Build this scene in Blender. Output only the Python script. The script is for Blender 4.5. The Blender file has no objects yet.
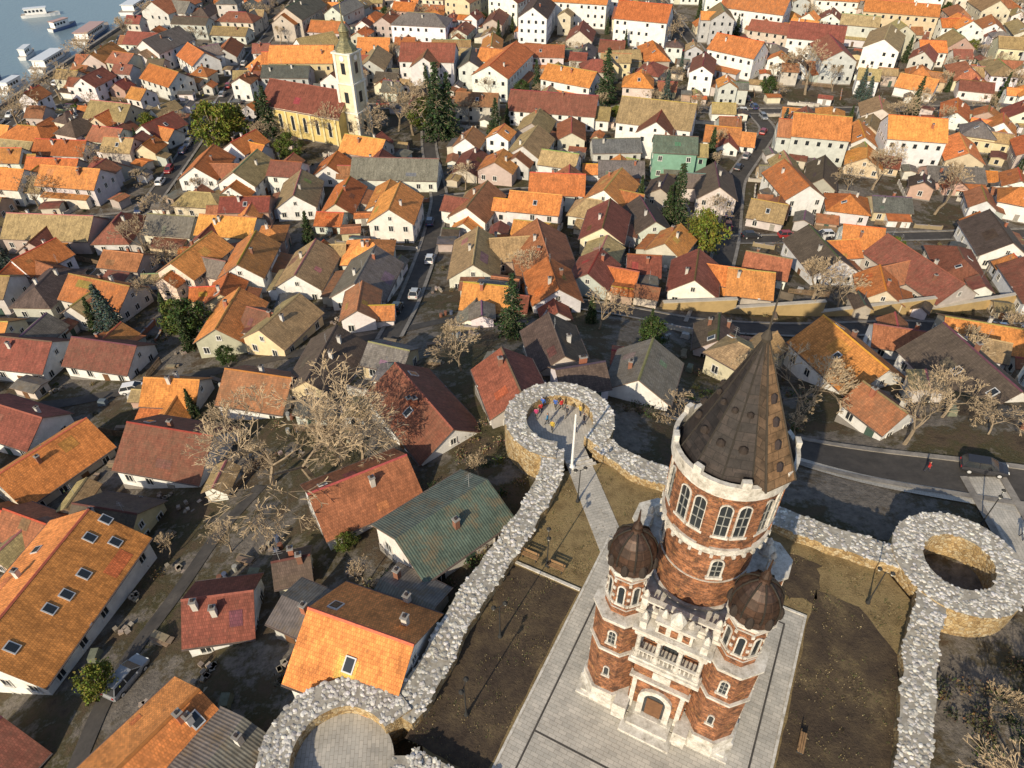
import bpy, math, random
from mathutils import Vector, Matrix, noise
R=random.Random(7)
sc=bpy.context.scene
col0=sc.collection
def sm(t): t=max(0.,min(1.,t)); return t*t*(3-2*t)
TH=math.radians(-27.2)
E1=(math.cos(TH),math.sin(TH)); E2=(-math.sin(TH),math.cos(TH))
QC=(13.75,29.4); TC=(13.0,28.9)
SHORE=-170
def st(x,y,c=QC):
    dx,dy=x-c[0],y-c[1]; return dx*E1[0]+dy*E1[1], dx*E2[0]+dy*E2[1]
def xy(s,t,c=QC): return c[0]+s*E1[0]+t*E2[0], c[1]+s*E1[1]+t*E2[1]
def terrain(x,y):
    s,t=st(x,y)
    d=math.hypot(max(abs(s)-22,0),max(abs(t)-22,0))
    w=sm((x-28)/30)*sm((95-y)/40)
    z=-(2.5*(1-w)+.6*w)-28*(1-math.exp(-((d*(1-.75*w))/60)**1.3))
    z-=4.5*sm((SHORE+1-x)/8)
    return z
def gz(x,y):
    s,t=st(x,y)
    return 0.0 if abs(s)<17.6 and abs(t)<17.6 else terrain(x,y)
# ---------------------------------------------------------------- materials
MATS={}
class NT:
    def __init__(s,name):
        s.m=bpy.data.materials.new(name); s.m.use_nodes=True; s.t=s.m.node_tree; s.n=s.t.nodes; s.b=s.n["Principled BSDF"]; MATS[name]=s.m
    def new(s,t,**k):
        o=s.n.new(t)
        for a,v in k.items(): setattr(o,a,v)
        return o
    def l(s,a,b): s.t.links.new(a,b)
    def noise(s,vec,scale,detail=4,rough=.6):
        o=s.new("ShaderNodeTexNoise"); o.inputs["Scale"].default_value=scale; o.inputs["Detail"].default_value=detail; o.inputs["Roughness"].default_value=rough
        s.l(vec,o.inputs["Vector"]); return o.outputs["Fac"]
    def ramp(s,fac,stops):
        o=s.new("ShaderNodeValToRGB"); e=o.color_ramp.elements
        while len(e)<len(stops): e.new(.5)
        for i,(p,c) in enumerate(stops):
            e[i].position=p; e[i].color=(c[0],c[1],c[2],1) if not isinstance(c,(int,float)) else (c,c,c,1)
        s.l(fac,o.inputs[0]); return o.outputs[0]
    def mix(s,fac,a,b,mode='MIX'):
        o=s.new("ShaderNodeMix",data_type='RGBA',blend_type=mode)
        for i,v in ((0,fac),(6,a),(7,b)):
            if isinstance(v,(int,float)): o.inputs[i].default_value=v if i==0 else (v,v,v,1)
            elif isinstance(v,tuple): o.inputs[i].default_value=(v[0],v[1],v[2],1)
            else: s.l(v,o.inputs[i])
        return o.outputs[2]
    def geo(s): return s.new("ShaderNodeNewGeometry").outputs["Position"]
    def uv(s): return s.new("ShaderNodeTexCoord").outputs["UV"]
    def rnd(s): return s.new("ShaderNodeObjectInfo").outputs["Random"]
    def col(s):
        o=s.new("ShaderNodeAttribute",attribute_name="Col"); return o.outputs["Color"]
    def bump(s,h,strength=.5,dist=.05):
        o=s.new("ShaderNodeBump"); o.inputs["Strength"].default_value=strength; o.inputs["Distance"].default_value=dist
        s.l(h,o.inputs["Height"]); s.l(o.outputs[0],s.b.inputs["Normal"])
    def base(s,c,rough=.8,metal=0,spec=.3):
        if isinstance(c,tuple): s.b.inputs["Base Color"].default_value=(c[0],c[1],c[2],1)
        else: s.l(c,s.b.inputs["Base Color"])
        s.b.inputs["Roughness"].default_value=rough; s.b.inputs["Metallic"].default_value=metal
        s.b.inputs["Specular IOR Level"].default_value=spec
def mk():
    m=NT("roof_tile"); u=m.uv(); c=m.col()
    b=m.new("ShaderNodeTexBrick"); m.l(u,b.inputs["Vector"])
    b.inputs["Scale"].default_value=1; b.inputs["Brick Width"].default_value=.2; b.inputs["Row Height"].default_value=.3
    b.inputs["Mortar Size"].default_value=.022; b.inputs["Mortar Smooth"].default_value=.8
    b.inputs["Color1"].default_value=(1.25,1.23,1.2,1); b.inputs["Color2"].default_value=(.82,.82,.84,1); b.inputs["Mortar"].default_value=(.52,.5,.5,1)
    x=m.mix(1,c,b.outputs["Color"],'MULTIPLY')
    g=m.geo()
    x=m.mix(1,x,m.ramp(m.noise(g,.5,8,.78),[(.3,.6),(.5,1.0),(.7,1.3)]),'MULTIPLY')
    mp=m.new("ShaderNodeMapping"); mp.inputs["Scale"].default_value=(1.6,.16,1); m.l(u,mp.inputs["Vector"])
    x=m.mix(1,x,m.ramp(m.noise(mp.outputs[0],1.5,4,.6),[(.3,.75),(.65,1.15)]),'MULTIPLY')
    age=m.ramp(m.rnd(),[(0.,0.),(.5,.06),(1.,.45)])
    x=m.mix(m.mix(1,age,m.ramp(m.noise(g,.9,7,.8),[(.36,.1),(.6,1.)]),'MULTIPLY'),x,(.16,.125,.08))
    x=m.mix(m.ramp(m.noise(g,1.5,6,.8),[(.57,0.),(.72,.55)]),x,(.085,.07,.05))
    m.base(x,.8,0,.25); m.bump(b.outputs["Fac"],-.5,.05)
    m=NT("sheet_roof"); u=m.uv(); c=m.col()
    w=m.new("ShaderNodeTexWave"); w.inputs["Scale"].default_value=1.2; w.bands_direction='X'; m.l(u,w.inputs["Vector"])
    g=m.geo(); x=m.mix(1,c,m.ramp(m.noise(g,.8,7,.75),[(.3,.5),(.7,1.35)]),'MULTIPLY')
    x=m.mix(.3,x,m.mix(1,x,w.outputs["Color"],'MULTIPLY'))
    x=m.mix(m.ramp(m.noise(g,.5,6,.8),[(.5,0.),(.64,.7)]),x,(.17,.12,.065))
    m.base(x,.65,0,.4); m.bump(w.outputs["Fac"],.5,.05)
    m=NT("plaster"); c=m.col(); g=m.geo()
    x=m.mix(1,c,m.ramp(m.noise(g,.7,6,.7),[(.25,.75),(.65,1.05)]),'MULTIPLY')
    x=m.mix(m.ramp(m.noise(g,1.8,6,.8),[(.58,0.),(.76,.4)]),x,(.25,.21,.17))
    m.base(x,.9,0,.2); m.bump(m.noise(g,12,3),.15,.02)
    m=NT("glass"); m.base((.025,.03,.035),.12,0,.6)
    m=NT("paint"); c=m.col(); m.base(c,.35,0,.5); m.b.inputs["Coat Weight"].default_value=.4
    m=NT("matte"); c=m.col(); g=m.geo(); m.base(m.mix(1,c,m.ramp(m.noise(g,3,4),[(.3,.75),(.7,1.15)]),'MULTIPLY'),.8,0,.3)
    m=NT("rubber"); m.base((.02,.02,.02),.8)
    m=NT("old_brick"); u=m.uv(); g=m.geo()
    b=m.new("ShaderNodeTexBrick"); m.l(u,b.inputs["Vector"]); b.inputs["Scale"].default_value=1
    b.inputs["Brick Width"].default_value=.32; b.inputs["Row Height"].default_value=.11; b.inputs["Mortar Size"].default_value=.01
    b.inputs["Color1"].default_value=(.42,.165,.07,1); b.inputs["Color2"].default_value=(.16,.06,.03,1); b.inputs["Mortar"].default_value=(.2,.15,.11,1)
    x=m.mix(1,b.outputs["Color"],m.ramp(m.noise(g,1.1,9,.82),[(.32,.35),(.48,.9),(.66,1.6)]),'MULTIPLY')
    x=m.mix(m.ramp(m.noise(g,1.6,6,.85),[(.46,0.),(.60,.85)]),x,(.055,.033,.025))
    x=m.mix(m.ramp(m.noise(g,1.4,5,.75),[(.58,0.),(.68,.7)]),x,(.52,.27,.10))
    m.base(x,.9,0,.2); m.bump(b.outputs["Fac"],-.5,.03)
    m=NT("white_stone"); g=m.geo()
    x=m.ramp(m.noise(g,1.5,9,.82),[(.30,(.13,.115,.095)),(.42,(.40,.37,.32)),(.55,(.60,.57,.52)),(.72,(.74,.72,.67))])
    m.base(x,.85,0,.2); m.bump(m.noise(g,9,4),.3,.03)
    m=NT("rubble"); g=m.geo()
    v=m.new("ShaderNodeTexVoronoi"); v.inputs["Scale"].default_value=3.4; m.l(g,v.inputs["Vector"])
    v2=m.new("ShaderNodeTexVoronoi",feature='DISTANCE_TO_EDGE'); v2.inputs["Scale"].default_value=3.4; m.l(g,v2.inputs["Vector"])
    cc=m.ramp(v.outputs["Color"],[(.1,(.26,.17,.08)),(.45,(.44,.31,.15)),(.9,(.5,.42,.28))])
    x=m.mix(m.ramp(v2.outputs["Distance"],[(.0,1.),(.08,0.)]),cc,(.16,.11,.07))
    x=m.mix(1,x,m.ramp(m.noise(g,.6,4),[(.3,.7),(.7,1.15)]),'MULTIPLY')
    m.base(x,.95,0,.15); m.bump(v2.outputs["Distance"],.9,.1)
    m=NT("stone"); c=m.col(); g=m.geo(); m.base(m.mix(1,c,m.ramp(m.noise(g,.5,6,.7),[(.3,.75),(.7,1.15)]),'MULTIPLY'),.9,0,.2)
    m=NT("mortar"); g=m.geo(); m.base(m.ramp(m.noise(g,2,6),[(.3,(.24,.21,.17)),(.7,(.44,.41,.35))]),.9,0,.2)
    m=NT("bronze_sheet"); c=m.col(); g=m.geo(); u=m.uv()
    b=m.new("ShaderNodeTexBrick"); m.l(u,b.inputs["Vector"]); b.inputs["Brick Width"].default_value=.9; b.inputs["Row Height"].default_value=.55; b.inputs["Scale"].default_value=1
    b.inputs["Mortar Size"].default_value=.02; b.inputs["Color1"].default_value=(1.2,1.15,1.1,1); b.inputs["Color2"].default_value=(.7,.73,.75,1); b.inputs["Mortar"].default_value=(.4,.4,.4,1)
    x=m.mix(1,c,b.outputs["Color"],'MULTIPLY'); x=m.mix(1,x,m.ramp(m.noise(g,1.4,7,.8),[(.3,.4),(.7,1.6)]),'MULTIPLY')
    x=m.mix(m.ramp(m.noise(g,2.4,6,.8),[(.55,0.),(.7,.6)]),x,(.02,.018,.016))
    m.base(x,.5,.4,.5)
    m=NT("pavers"); g=m.geo(); u=m.uv()
    b=m.new("ShaderNodeTexBrick"); m.l(u,b.inputs["Vector"]); b.inputs["Brick Width"].default_value=.6; b.inputs["Row Height"].default_value=.3; b.inputs["Scale"].default_value=1
    b.inputs["Mortar Size"].default_value=.012; b.inputs["Color1"].default_value=(.54,.50,.44,1); b.inputs["Color2"].default_value=(.43,.405,.36,1); b.inputs["Mortar"].default_value=(.24,.22,.18,1)
    x=m.mix(1,b.outputs["Color"],m.ramp(m.noise(g,.45,8,.75),[(.3,.65),(.7,1.15)]),'MULTIPLY')
    x=m.mix(m.ramp(m.noise(g,1.8,6,.8),[(.56,0.),(.75,.5)]),x,(.19,.155,.11)); m.base(x,.85)
    m=NT("soil_shade_tone"); g=m.geo()  # dark mottled earth; on the right bed it doubles as painted tower shade
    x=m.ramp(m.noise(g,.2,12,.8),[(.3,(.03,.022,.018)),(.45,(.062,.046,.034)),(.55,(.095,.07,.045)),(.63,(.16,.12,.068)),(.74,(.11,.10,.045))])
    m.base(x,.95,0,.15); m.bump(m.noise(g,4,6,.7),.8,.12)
    m=NT("dry_lawn"); g=m.geo()
    x=m.ramp(m.noise(g,.45,10,.8),[(.25,(.07,.05,.028)),(.42,(.18,.13,.065)),(.55,(.27,.20,.10)),(.68,(.15,.125,.055)),(.8,(.08,.085,.035))])
    m.base(x,.95,0,.15); m.bump(m.noise(g,6,6,.7),.9,.12)
    m=NT("asphalt"); g=m.geo()
    m.base(m.ramp(m.noise(g,.5,8,.75),[(.3,(.04,.037,.036)),(.6,(.08,.072,.065)),(.75,(.13,.115,.1))]),.9)
    m=NT("concrete"); g=m.geo()
    m.base(m.ramp(m.noise(g,.6,8,.75),[(.3,(.12,.11,.10)),(.7,(.34,.31,.275))]),.9)
    m=NT("ground"); g=m.geo()
    a=m.ramp(m.noise(g,.18,10,.75),[(.3,(.04,.03,.024)),(.42,(.10,.073,.048)),(.52,(.06,.055,.026)),(.62,(.14,.11,.065)),(.75,(.06,.05,.035))])
    k=m.ramp(m.noise(g,.09,6,.8),[(.48,0.),(.55,1.)])
    x=m.mix(k,a,m.ramp(m.noise(g,1.2,7,.75),[(.3,(.085,.075,.065)),(.7,(.23,.20,.17))]))
    m.base(x,.95,0,.15); m.bump(m.noise(g,2.5,7,.7),.8,.2)
    m=NT("water"); g=m.geo(); m.base((.17,.24,.28),.28,0,.7); m.bump(m.noise(g,.6,6),.5,.3)
    m=NT("leaf"); c=m.col(); m.base(c,.7,0,.2)
    m=NT("bark"); c=m.col(); g=m.geo(); m.base(m.mix(1,c,m.ramp(m.noise(g,3,4),[(.3,(.30,.235,.165)),(.7,(.54,.44,.32))]),'MULTIPLY'),.9,0,.1)
    m=NT("white_line"); m.base((.7,.7,.68),.7)
mk()
# ---------------------------------------------------------------- mesh builder
class MB:
    def __init__(s): s.V=[];s.F=[];s.M=[];s.C=[];s.U=[];s.xf=Matrix.Identity(4)
    def f(s,pts,mat,col=(1,1,1),uv=None):
        i=len(s.V)
        for p in pts: s.V.append(s.xf@Vector(p))
        s.F.append(tuple(range(i,i+len(pts)))); s.M.append(mat); s.C.append(col); s.U.append(uv)
    def box(s,c,d,mat,col=(1,1,1),rot=0,top=1.):
        x,y,z=c; a,b,h=d[0]/2,d[1]/2,d[2]/2; cr,sr=math.cos(rot),math.sin(rot)
        P=[]
        for k,q in ((-h,1),(h,top)):
            for (u,v) in ((-a,-b),(a,-b),(a,b),(-a,b)):
                u*=q;v*=q
                P.append((x+u*cr-v*sr,y+u*sr+v*cr,z+k))
        for q in ((0,1,5,4),(1,2,6,5),(2,3,7,6),(3,0,4,7),(4,5,6,7),(3,2,1,0)): s.f([P[i] for i in q],mat,col)
    def lathe(s,c,prof,n,mat,col=(1,1,1),a0=0,cap=True,a1=None):
        full=a1 is None
        if full: a1=a0+2*math.pi
        A=[a0+(a1-a0)*i/n for i in range(n+1)]
        vv=0
        for (r0,z0),(r1,z1) in zip(prof,prof[1:]):
            dv=math.hypot(r1-r0,z1-z0); rm=max(r0,r1)
            for i in range(n):
                p=[(c[0]+r0*math.cos(A[i]),c[1]+r0*math.sin(A[i]),z0),(c[0]+r0*math.cos(A[i+1]),c[1]+r0*math.sin(A[i+1]),z0),
                   (c[0]+r1*math.cos(A[i+1]),c[1]+r1*math.sin(A[i+1]),z1),(c[0]+r1*math.cos(A[i]),c[1]+r1*math.sin(A[i]),z1)]
                uv=[(A[i]*rm,vv),(A[i+1]*rm,vv),(A[i+1]*rm,vv+dv),(A[i]*rm,vv+dv)]
                if r1<1e-4: p=p[:3];uv=uv[:3]
                elif r0<1e-4: p=[p[0],p[2],p[3]];uv=[uv[0],uv[2],uv[3]]
                s.f(p,mat,col,uv)
            vv+=dv
        if cap and full:
            r,z=prof[-1]
            if r>1e-3: s.f([(c[0]+r*math.cos(a),c[1]+r*math.sin(a),z) for a in A[:-1]],mat,col)
    def tube(s,p,q,r0,r1,n,mat,col=(1,1,1)):
        p=Vector(p);q=Vector(q);d=(q-p)
        if d.length<1e-5:return
        d.normalize(); a=d.orthogonal().normalized(); b=d.cross(a)
        for i in range(n):
            t0=2*math.pi*i/n;t1=2*math.pi*(i+1)/n
            e0=a*math.cos(t0)+b*math.sin(t0);e1=a*math.cos(t1)+b*math.sin(t1)
            s.f([p+e0*r0,p+e1*r0,q+e1*r1,q+e0*r1],mat,col)
    def mesh(s,name,uv=True,smooth=False):
        me=bpy.data.meshes.new(name); me.from_pydata(s.V,[],s.F)
        ms=[];idx={}
        for m in s.M:
            if m not in idx: idx[m]=len(ms);ms.append(m)
        for m in ms: me.materials.append(MATS[m])
        me.polygons.foreach_set("material_index",[idx[m] for m in s.M])
        if smooth: me.polygons.foreach_set("use_smooth",[True]*len(s.F))
        ca=me.color_attributes.new("Col",'FLOAT_COLOR','CORNER'); L=[]
        for f,c in zip(s.F,s.C): L+= [c[0],c[1],c[2],1.]*len(f)
        ca.data.foreach_set("color",L)
        if uv:
            ul=me.uv_layers.new(name="UVMap"); L=[]
            for f,u in zip(s.F,s.U):
                if u is not None:
                    for q in u: L+=[q[0],q[1]]
                    continue
                P=[s.V[i] for i in f]; n=(P[1]-P[0]).cross(P[2]-P[0])
                if n.length<1e-9 and len(P)>3: n=(P[2]-P[0]).cross(P[3]-P[0])
                if n.length>1e-9: n.normalize()
                else: n=Vector((0,0,1))
                if abs(n.z)<.97: a=Vector((-n.y,n.x,0)).normalized()
                else:
                    a=(P[1]-P[0]); a.z=0; a=a.normalized() if a.length>1e-6 else Vector((1,0,0))
                b=n.cross(a)
                for p in P: L+=[p.dot(a),p.dot(b)]
            ul.data.foreach_set("uv",L)
        me.update(); return me
    def obj(s,name,parent=None,**k):
        o=bpy.data.objects.new(name,s.mesh(name,**k)); col0.objects.link(o)
        if parent: o.parent=parent
        return o
def empty(name,loc=(0,0,0),rz=0,s=(1,1,1)):
    o=bpy.data.objects.new(name,None); col0.objects.link(o); o.location=loc; o.rotation_euler=(0,0,rz); o.scale=s; return o
def link(name,me,loc,rz=0,s=1.):
    o=bpy.data.objects.new(name,me); col0.objects.link(o); o.location=loc; o.rotation_euler=(0,0,rz); o.scale=(s,s,s) if isinstance(s,(int,float)) else s; return o
# ---------------------------------------------------------------- ground
def axis(lo,hi,segs):
    v=[];x=lo
    while x<hi:
        v.append(x); x+=segs(x)
    v.append(hi); return v
xs=axis(-2500,2500,lambda x: 2 if -140<=x<140 else (4 if -260<=x<260 else 80))
ys=axis(-400,4000,lambda y: 2 if 0<=y<170 else (4 if -20<=y<440 else 80))
V=[(x,y,terrain(x,y)) for y in ys for x in xs]; nx=len(xs)
F=[(j*nx+i,j*nx+i+1,(j+1)*nx+i+1,(j+1)*nx+i) for j in range(len(ys)-1) for i in range(nx-1)]
me=bpy.data.meshes.new("ground"); me.from_pydata(V,[],F); me.materials.append(MATS["ground"]); me.polygons.foreach_set("use_smooth",[True]*len(F))
col0.objects.link(bpy.data.objects.new("ground",me))
m=MB(); m.f([(-2500,-400,-32.2),(SHORE,-400,-32.2),(SHORE,4000,-32.2),(-2500,4000,-32.2)],"water"); m.obj("river_water")
m=MB()
for y in range(-100,600,20): m.box((SHORE-1.5,y+10,-31.3),(1.2,20,1.9),"concrete")
m.obj("quay_wall")
# ---------------------------------------------------------------- roads
OCC=[]
def occ(cx,cy,hx,hy,a): OCC.append((cx,cy,hx,hy,a,math.hypot(hx,hy)))
def road(name,pts,w,mat="asphalt",kerb=True,off=.09,line=False):
    P=[]
    for a,b in zip(pts,pts[1:]):
        L=math.dist(a,b); n=max(1,int(L/2))
        for i in range(n): P.append((a[0]+(b[0]-a[0])*i/n,a[1]+(b[1]-a[1])*i/n))
        occ((a[0]+b[0])/2,(a[1]+b[1])/2,L/2+.5,w/2+.5,math.atan2(b[1]-a[1],b[0]-a[0]))
    P.append(pts[-1])
    for k in range(5): P=[P[0]]+[((P[i-1][0]+2*P[i][0]+P[i+1][0])/4,(P[i-1][1]+2*P[i][1]+P[i+1][1])/4) for i in range(1,len(P)-1)]+[P[-1]]
    m=MB(); N=[]
    for i in range(len(P)):
        a=P[max(0,i-1)];b=P[min(len(P)-1,i+1)]; dx,dy=b[0]-a[0],b[1]-a[1]; l=math.hypot(dx,dy) or 1; N.append((-dy/l,dx/l))
    def pt(i,o,h):
        x=P[i][0]+N[i][0]*o; y=P[i][1]+N[i][1]*o; return (x,y,terrain(x,y)+off+h)
    h=w/2
    for i in range(len(P)-1):
        for o in ((-h,0),(0,h)): m.f([pt(i,o[0],0),pt(i+1,o[0],0),pt(i+1,o[1],0),pt(i,o[1],0)][::-1],mat)
        if kerb:
            for sg in (-1,1):
                a,b=sorted((sg*h,sg*(h+.7)))
                m.f([pt(i,a,.13),pt(i+1,a,.13),pt(i+1,b,.13),pt(i,b,.13)][::-1],"concrete")
                m.f([pt(i,sg*h,0),pt(i+1,sg*h,0),pt(i+1,sg*h,.13),pt(i,sg*h,.13)],"concrete")
        if line and (i//2)%2==0:
            m.f([pt(i,-.08,.006),pt(i+1,-.08,.006),pt(i+1,.08,.006),pt(i,.08,.006)][::-1],"white_line")
    m.obj(name)
road("street_road",[(10,104),(32,98),(50,100),(71,105),(98,107),(135,108)],4.4)
road("street_road",[(32,98),(40,118),(49,143),(60,180),(80,218),(75,289),(70,460)],4.2)
road("street_road",[(-150,148),(-92,161),(-95,203),(-101,289),(-108,460)],4)
road("street_road",[(-20,92),(-19,105),(-18,140),(-18,165),(-24,200),(-28,236)],3.4)
road("lane_road",[(-18,166),(2,171),(35,172),(56,170)],2.8)
road("lane_road",[(-130,92),(-100,87),(-75,86),(-50,90),(-21,94),(10,104)],2.4,"asphalt",False)
road("lane_road",[(-31,58),(-34.5,50),(-35,43),(-38,33),(-36.5,22),(-38,12)],1.8,"asphalt",False)
road("street_road",[(-160,238),(-98,240),(-27,238),(20,236),(80,234),(160,238)],4)
road("street_road",[(-160,305),(-100,302),(0,300),(75,298),(200,304)],4.6)
road("street_road",[(50,143),(90,148),(130,152),(190,165)],3.8)
road("riverside_road",[(-160,150),(-160,240),(-160,480)],6,line=True)
road("hill_road",[(20,66),(28,60.5),(40,54),(52,49),(75,44)],5.0,"asphalt",True,.08)
road("footpath",[(50,50.5),(49,43),(48.5,36),(46,29),(43.5,21),(41,10)],3.0,"pavers",True,.1)
road("footpath",[(30,57),(38,51.5),(50,46.4),(70,39)],1.6,"pavers",False,.13)
# ---------------------------------------------------------------- houses
PAL=dict(O=(.50,.165,.05),B=(.64,.25,.07),R=(.23,.075,.05),K=(.34,.135,.065),D=(.10,.072,.058),G=(.175,.16,.14),Y=(.36,.26,.125),T=(.12,.16,.13),Q=(.12,.17,.13),S=(.10,.10,.105))
WALLS=[(.74,.72,.68),(.72,.70,.67),(.66,.60,.52),(.62,.52,.34),(.55,.53,.50),(.47,.41,.35),(.68,.60,.46),(.48,.34,.26),(.75,.74,.73),(.72,.71,.69),(.57,.52,.44),(.50,.51,.48)]
def jit(c,a): k=1+R.uniform(-a,a); return tuple(max(0,v*k*(1+R.uniform(-.06,.06))) for v in c)
def window(m,px,py,z,nx_,ny_,w,h,det,fc=(.68,.66,.62)):
    tx,ty=-ny_,nx_
    def q(u,v,d): return (px+tx*u+nx_*d,py+ty*u+ny_*d,z+v)
    def bar(u0,u1,v0,v1,d):
        a=[q(u0,v0,d),q(u1,v0,d),q(u1,v1,d),q(u0,v1,d)]; b=[q(u0,v0,0),q(u1,v0,0),q(u1,v1,0),q(u0,v1,0)]
        m.f(a,"paint",fc)
        for i in range(4): j=(i+1)%4; m.f([b[i],b[j],a[j],a[i]],"paint",fc)
    a,b=w/2,h/2
    m.f([q(-a,-b,.03),q(a,-b,.03),q(a,b,.03),q(-a,b,.03)],"glass")
    if det:
        bar(-a-.09,-a+.02,-b,b,.09);bar(a-.02,a+.09,-b,b,.09);bar(-a-.09,a+.09,b,b+.11,.09);bar(-a-.16,a+.16,-b-.12,-b,.16)
        bar(-.035,.035,-b,b,.06)
    else:
        bar(-a-.1,-a,-b,b,.07);bar(a,a+.1,-b,b,.07)
def gable(m,L,hw,ev,colr,wall,det=1,rk=.68,hip=False,mat="roof_tile",fnd=5.,doors=True,wins=True,sky=0,chim=1,gcol=None):
    a=L/2; rh=hw*rk; top=ev+rh
    hi=hw*.9 if hip else 0
    m.f([(-a,-hw,-fnd),(a,-hw,-fnd),(a,-hw,ev),(-a,-hw,ev)],"plaster",wall)
    m.f([(a,hw,-fnd),(-a,hw,-fnd),(-a,hw,ev),(a,hw,ev)],"plaster",wall)
    gw=gcol or wall
    for sg in (-1,1):
        x=sg*a
        if hip: p=[(x,-hw*sg,-fnd),(x,hw*sg,-fnd),(x,hw*sg,ev),(x,-hw*sg,ev)]
        else: p=[(x,-hw*sg,-fnd),(x,hw*sg,-fnd),(x,hw*sg,ev),(x,0,top-.02),(x,-hw*sg,ev)]
        m.f(p,"plaster",gw)
    pl=(.25,.23,.21)
    for sg in (-1,1):
        m.box((0,sg*(hw+.03),-fnd/2+.2),(L+.12,.06,fnd+.4),"plaster",pl); m.box((sg*(a+.03),0,-fnd/2+.2),(.06,2*hw,fnd+.4),"plaster",pl)
    oe=.42; og=.28; th=.14
    for sg in (-1,1):
        c=jit(colr,.16)
        ye=sg*(hw+oe); ze=ev-oe*rk; xa=a+og if not hip else a+oe
        xr=a+og-(hi+og if hip else 0)
        A=[(-xa,ye,ze+th),(xa,ye,ze+th),(xr,0,top+th),(-xr,0,top+th)]
        if sg>0: A=[A[1],A[0],A[3],A[2]]
        m.f(A,mat,c)
        if det and mat=="roof_tile" and not hip and R.random()<.6:
            u0=R.uniform(-.8,.4)*a; u1=u0+R.uniform(.15,.5)*a; v0=R.uniform(.05,.6); v1=min(.95,v0+R.uniform(.15,.4))
            def sp(u,v): return (u,ye*(1-v),ze+th+.03+(top-ze)*v)
            Q=[sp(u0,v0),sp(u1,v0),sp(u1,v1),sp(u0,v1)]
            if sg>0: Q=Q[::-1]
            m.f(Q,mat,tuple(min(.62,v*R.uniform(.6,1.45)) for v in c))
        B=[(p[0],p[1],p[2]-th) for p in A]
        m.f(B[::-1],"matte",(.18,.12,.08))
        for i in range(4):
            j=(i+1)%4; m.f([B[i],B[j],A[j],A[i]],"matte",(.22,.15,.11))
        if det: m.box((0,sg*(hw+oe+.06),ze+.05),(2*xa,.12,.1),"matte",(.13,.10,.09))
    if hip:
        for sg in (-1,1):
            c=jit(colr,.13); x=sg*(a+oe); xr=sg*(a-hi)
            A=[(x,-(hw+oe)*sg,ev-oe*rk+th),(x,(hw+oe)*sg,ev-oe*rk+th),(xr,0,top+th)]
            m.f(A,mat,c); m.f([(p[0],p[1],p[2]-.14) for p in A][::-1],"matte",(.18,.12,.08))
    if mat=="roof_tile":
        xr=a+og-(hi+og if hip else 0); rc=tuple(min(.6,v*R.choice((.6,1.15,1.2))) for v in colr)
        m.f([(-xr,-.17,top+th-.04),(xr,-.17,top+th-.04),(xr,0,top+th+.1),(-xr,0,top+th+.1)],"matte",rc)
        m.f([(xr,.17,top+th-.04),(-xr,.17,top+th-.04),(-xr,0,top+th+.1),(xr,0,top+th+.1)],"matte",rc)
    st_n=2 if ev>=5 else 1
    if ev>=8: st_n=3 if ev>=9.5 else 2
    sh=ev/st_n
    if wins:
        for k in range(st_n):
            zc=sh*k+sh*.55
            n=max(1,int(L/2.9))
            for sg in (-1,1):
                for i in range(n):
                    if R.random()<.15: continue
                    u=-a+L*(i+.5)/n
                    if k==0 and doors and i==n//2:
                        m.box((u,sg*(hw+.04),1.0),(1.05,.1,2.1),"matte",R.choice([(.16,.08,.04),(.3,.28,.25),(.06,.1,.08)])); continue
                    window(m,u,sg*hw,zc,0,sg,.95,1.2,det)
            n=max(1,int(2*hw/2.8))
            for sg in (-1,1):
                for i in range(n):
                    if R.random()<.2: continue
                    window(m,sg*a,-hw+2*hw*(i+.5)/n,zc,sg,0,.95,1.2,det)
        if not hip and rh>2.2:
            for sg in (-1,1):
                if R.random()<.7: window(m,sg*a,0,ev+rh*.32,sg,0,.7,.85,det)
    for i in range(chim):
        u=R.uniform(-a*.7,a*.7)*(.6 if hip else 1); v=R.choice((-1,1))*hw*R.uniform(.12,.5); z=top-abs(v)*rk
        cc=R.choice([(.34,.13,.08),(.55,.52,.47),(.25,.12,.08),(.6,.58,.55)])
        m.box((u,v,z+.35),(.5,.5,1.7),"plaster",cc); m.box((u,v,z+1.26),(.64,.64,.12),"plaster",(.3,.28,.26)); m.box((u,v,z+1.42),(.26,.26,.2),"matte",(.05,.04,.04))
    for i in range(sky):
        sg=-1 if i%3 else 1
        u=-a+L*((i*.37+.15)%1); v=(.3+.4*((i*.61)%1))*hw
        if sky>6: sg=-1 if i%4==3 else 1
        sl=math.atan(rk)
        old=m.xf; m.xf=m.xf@Matrix.Translation((u,sg*v,top-v*rk+th+.05))@Matrix.Rotation(-sg*sl,4,'X')
        m.box((0,0,0),(.95,1.3,.14),"paint",(.5,.5,.5)); m.box((0,0,.08),(.72,1.05,.03),"glass"); m.xf=old
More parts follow.
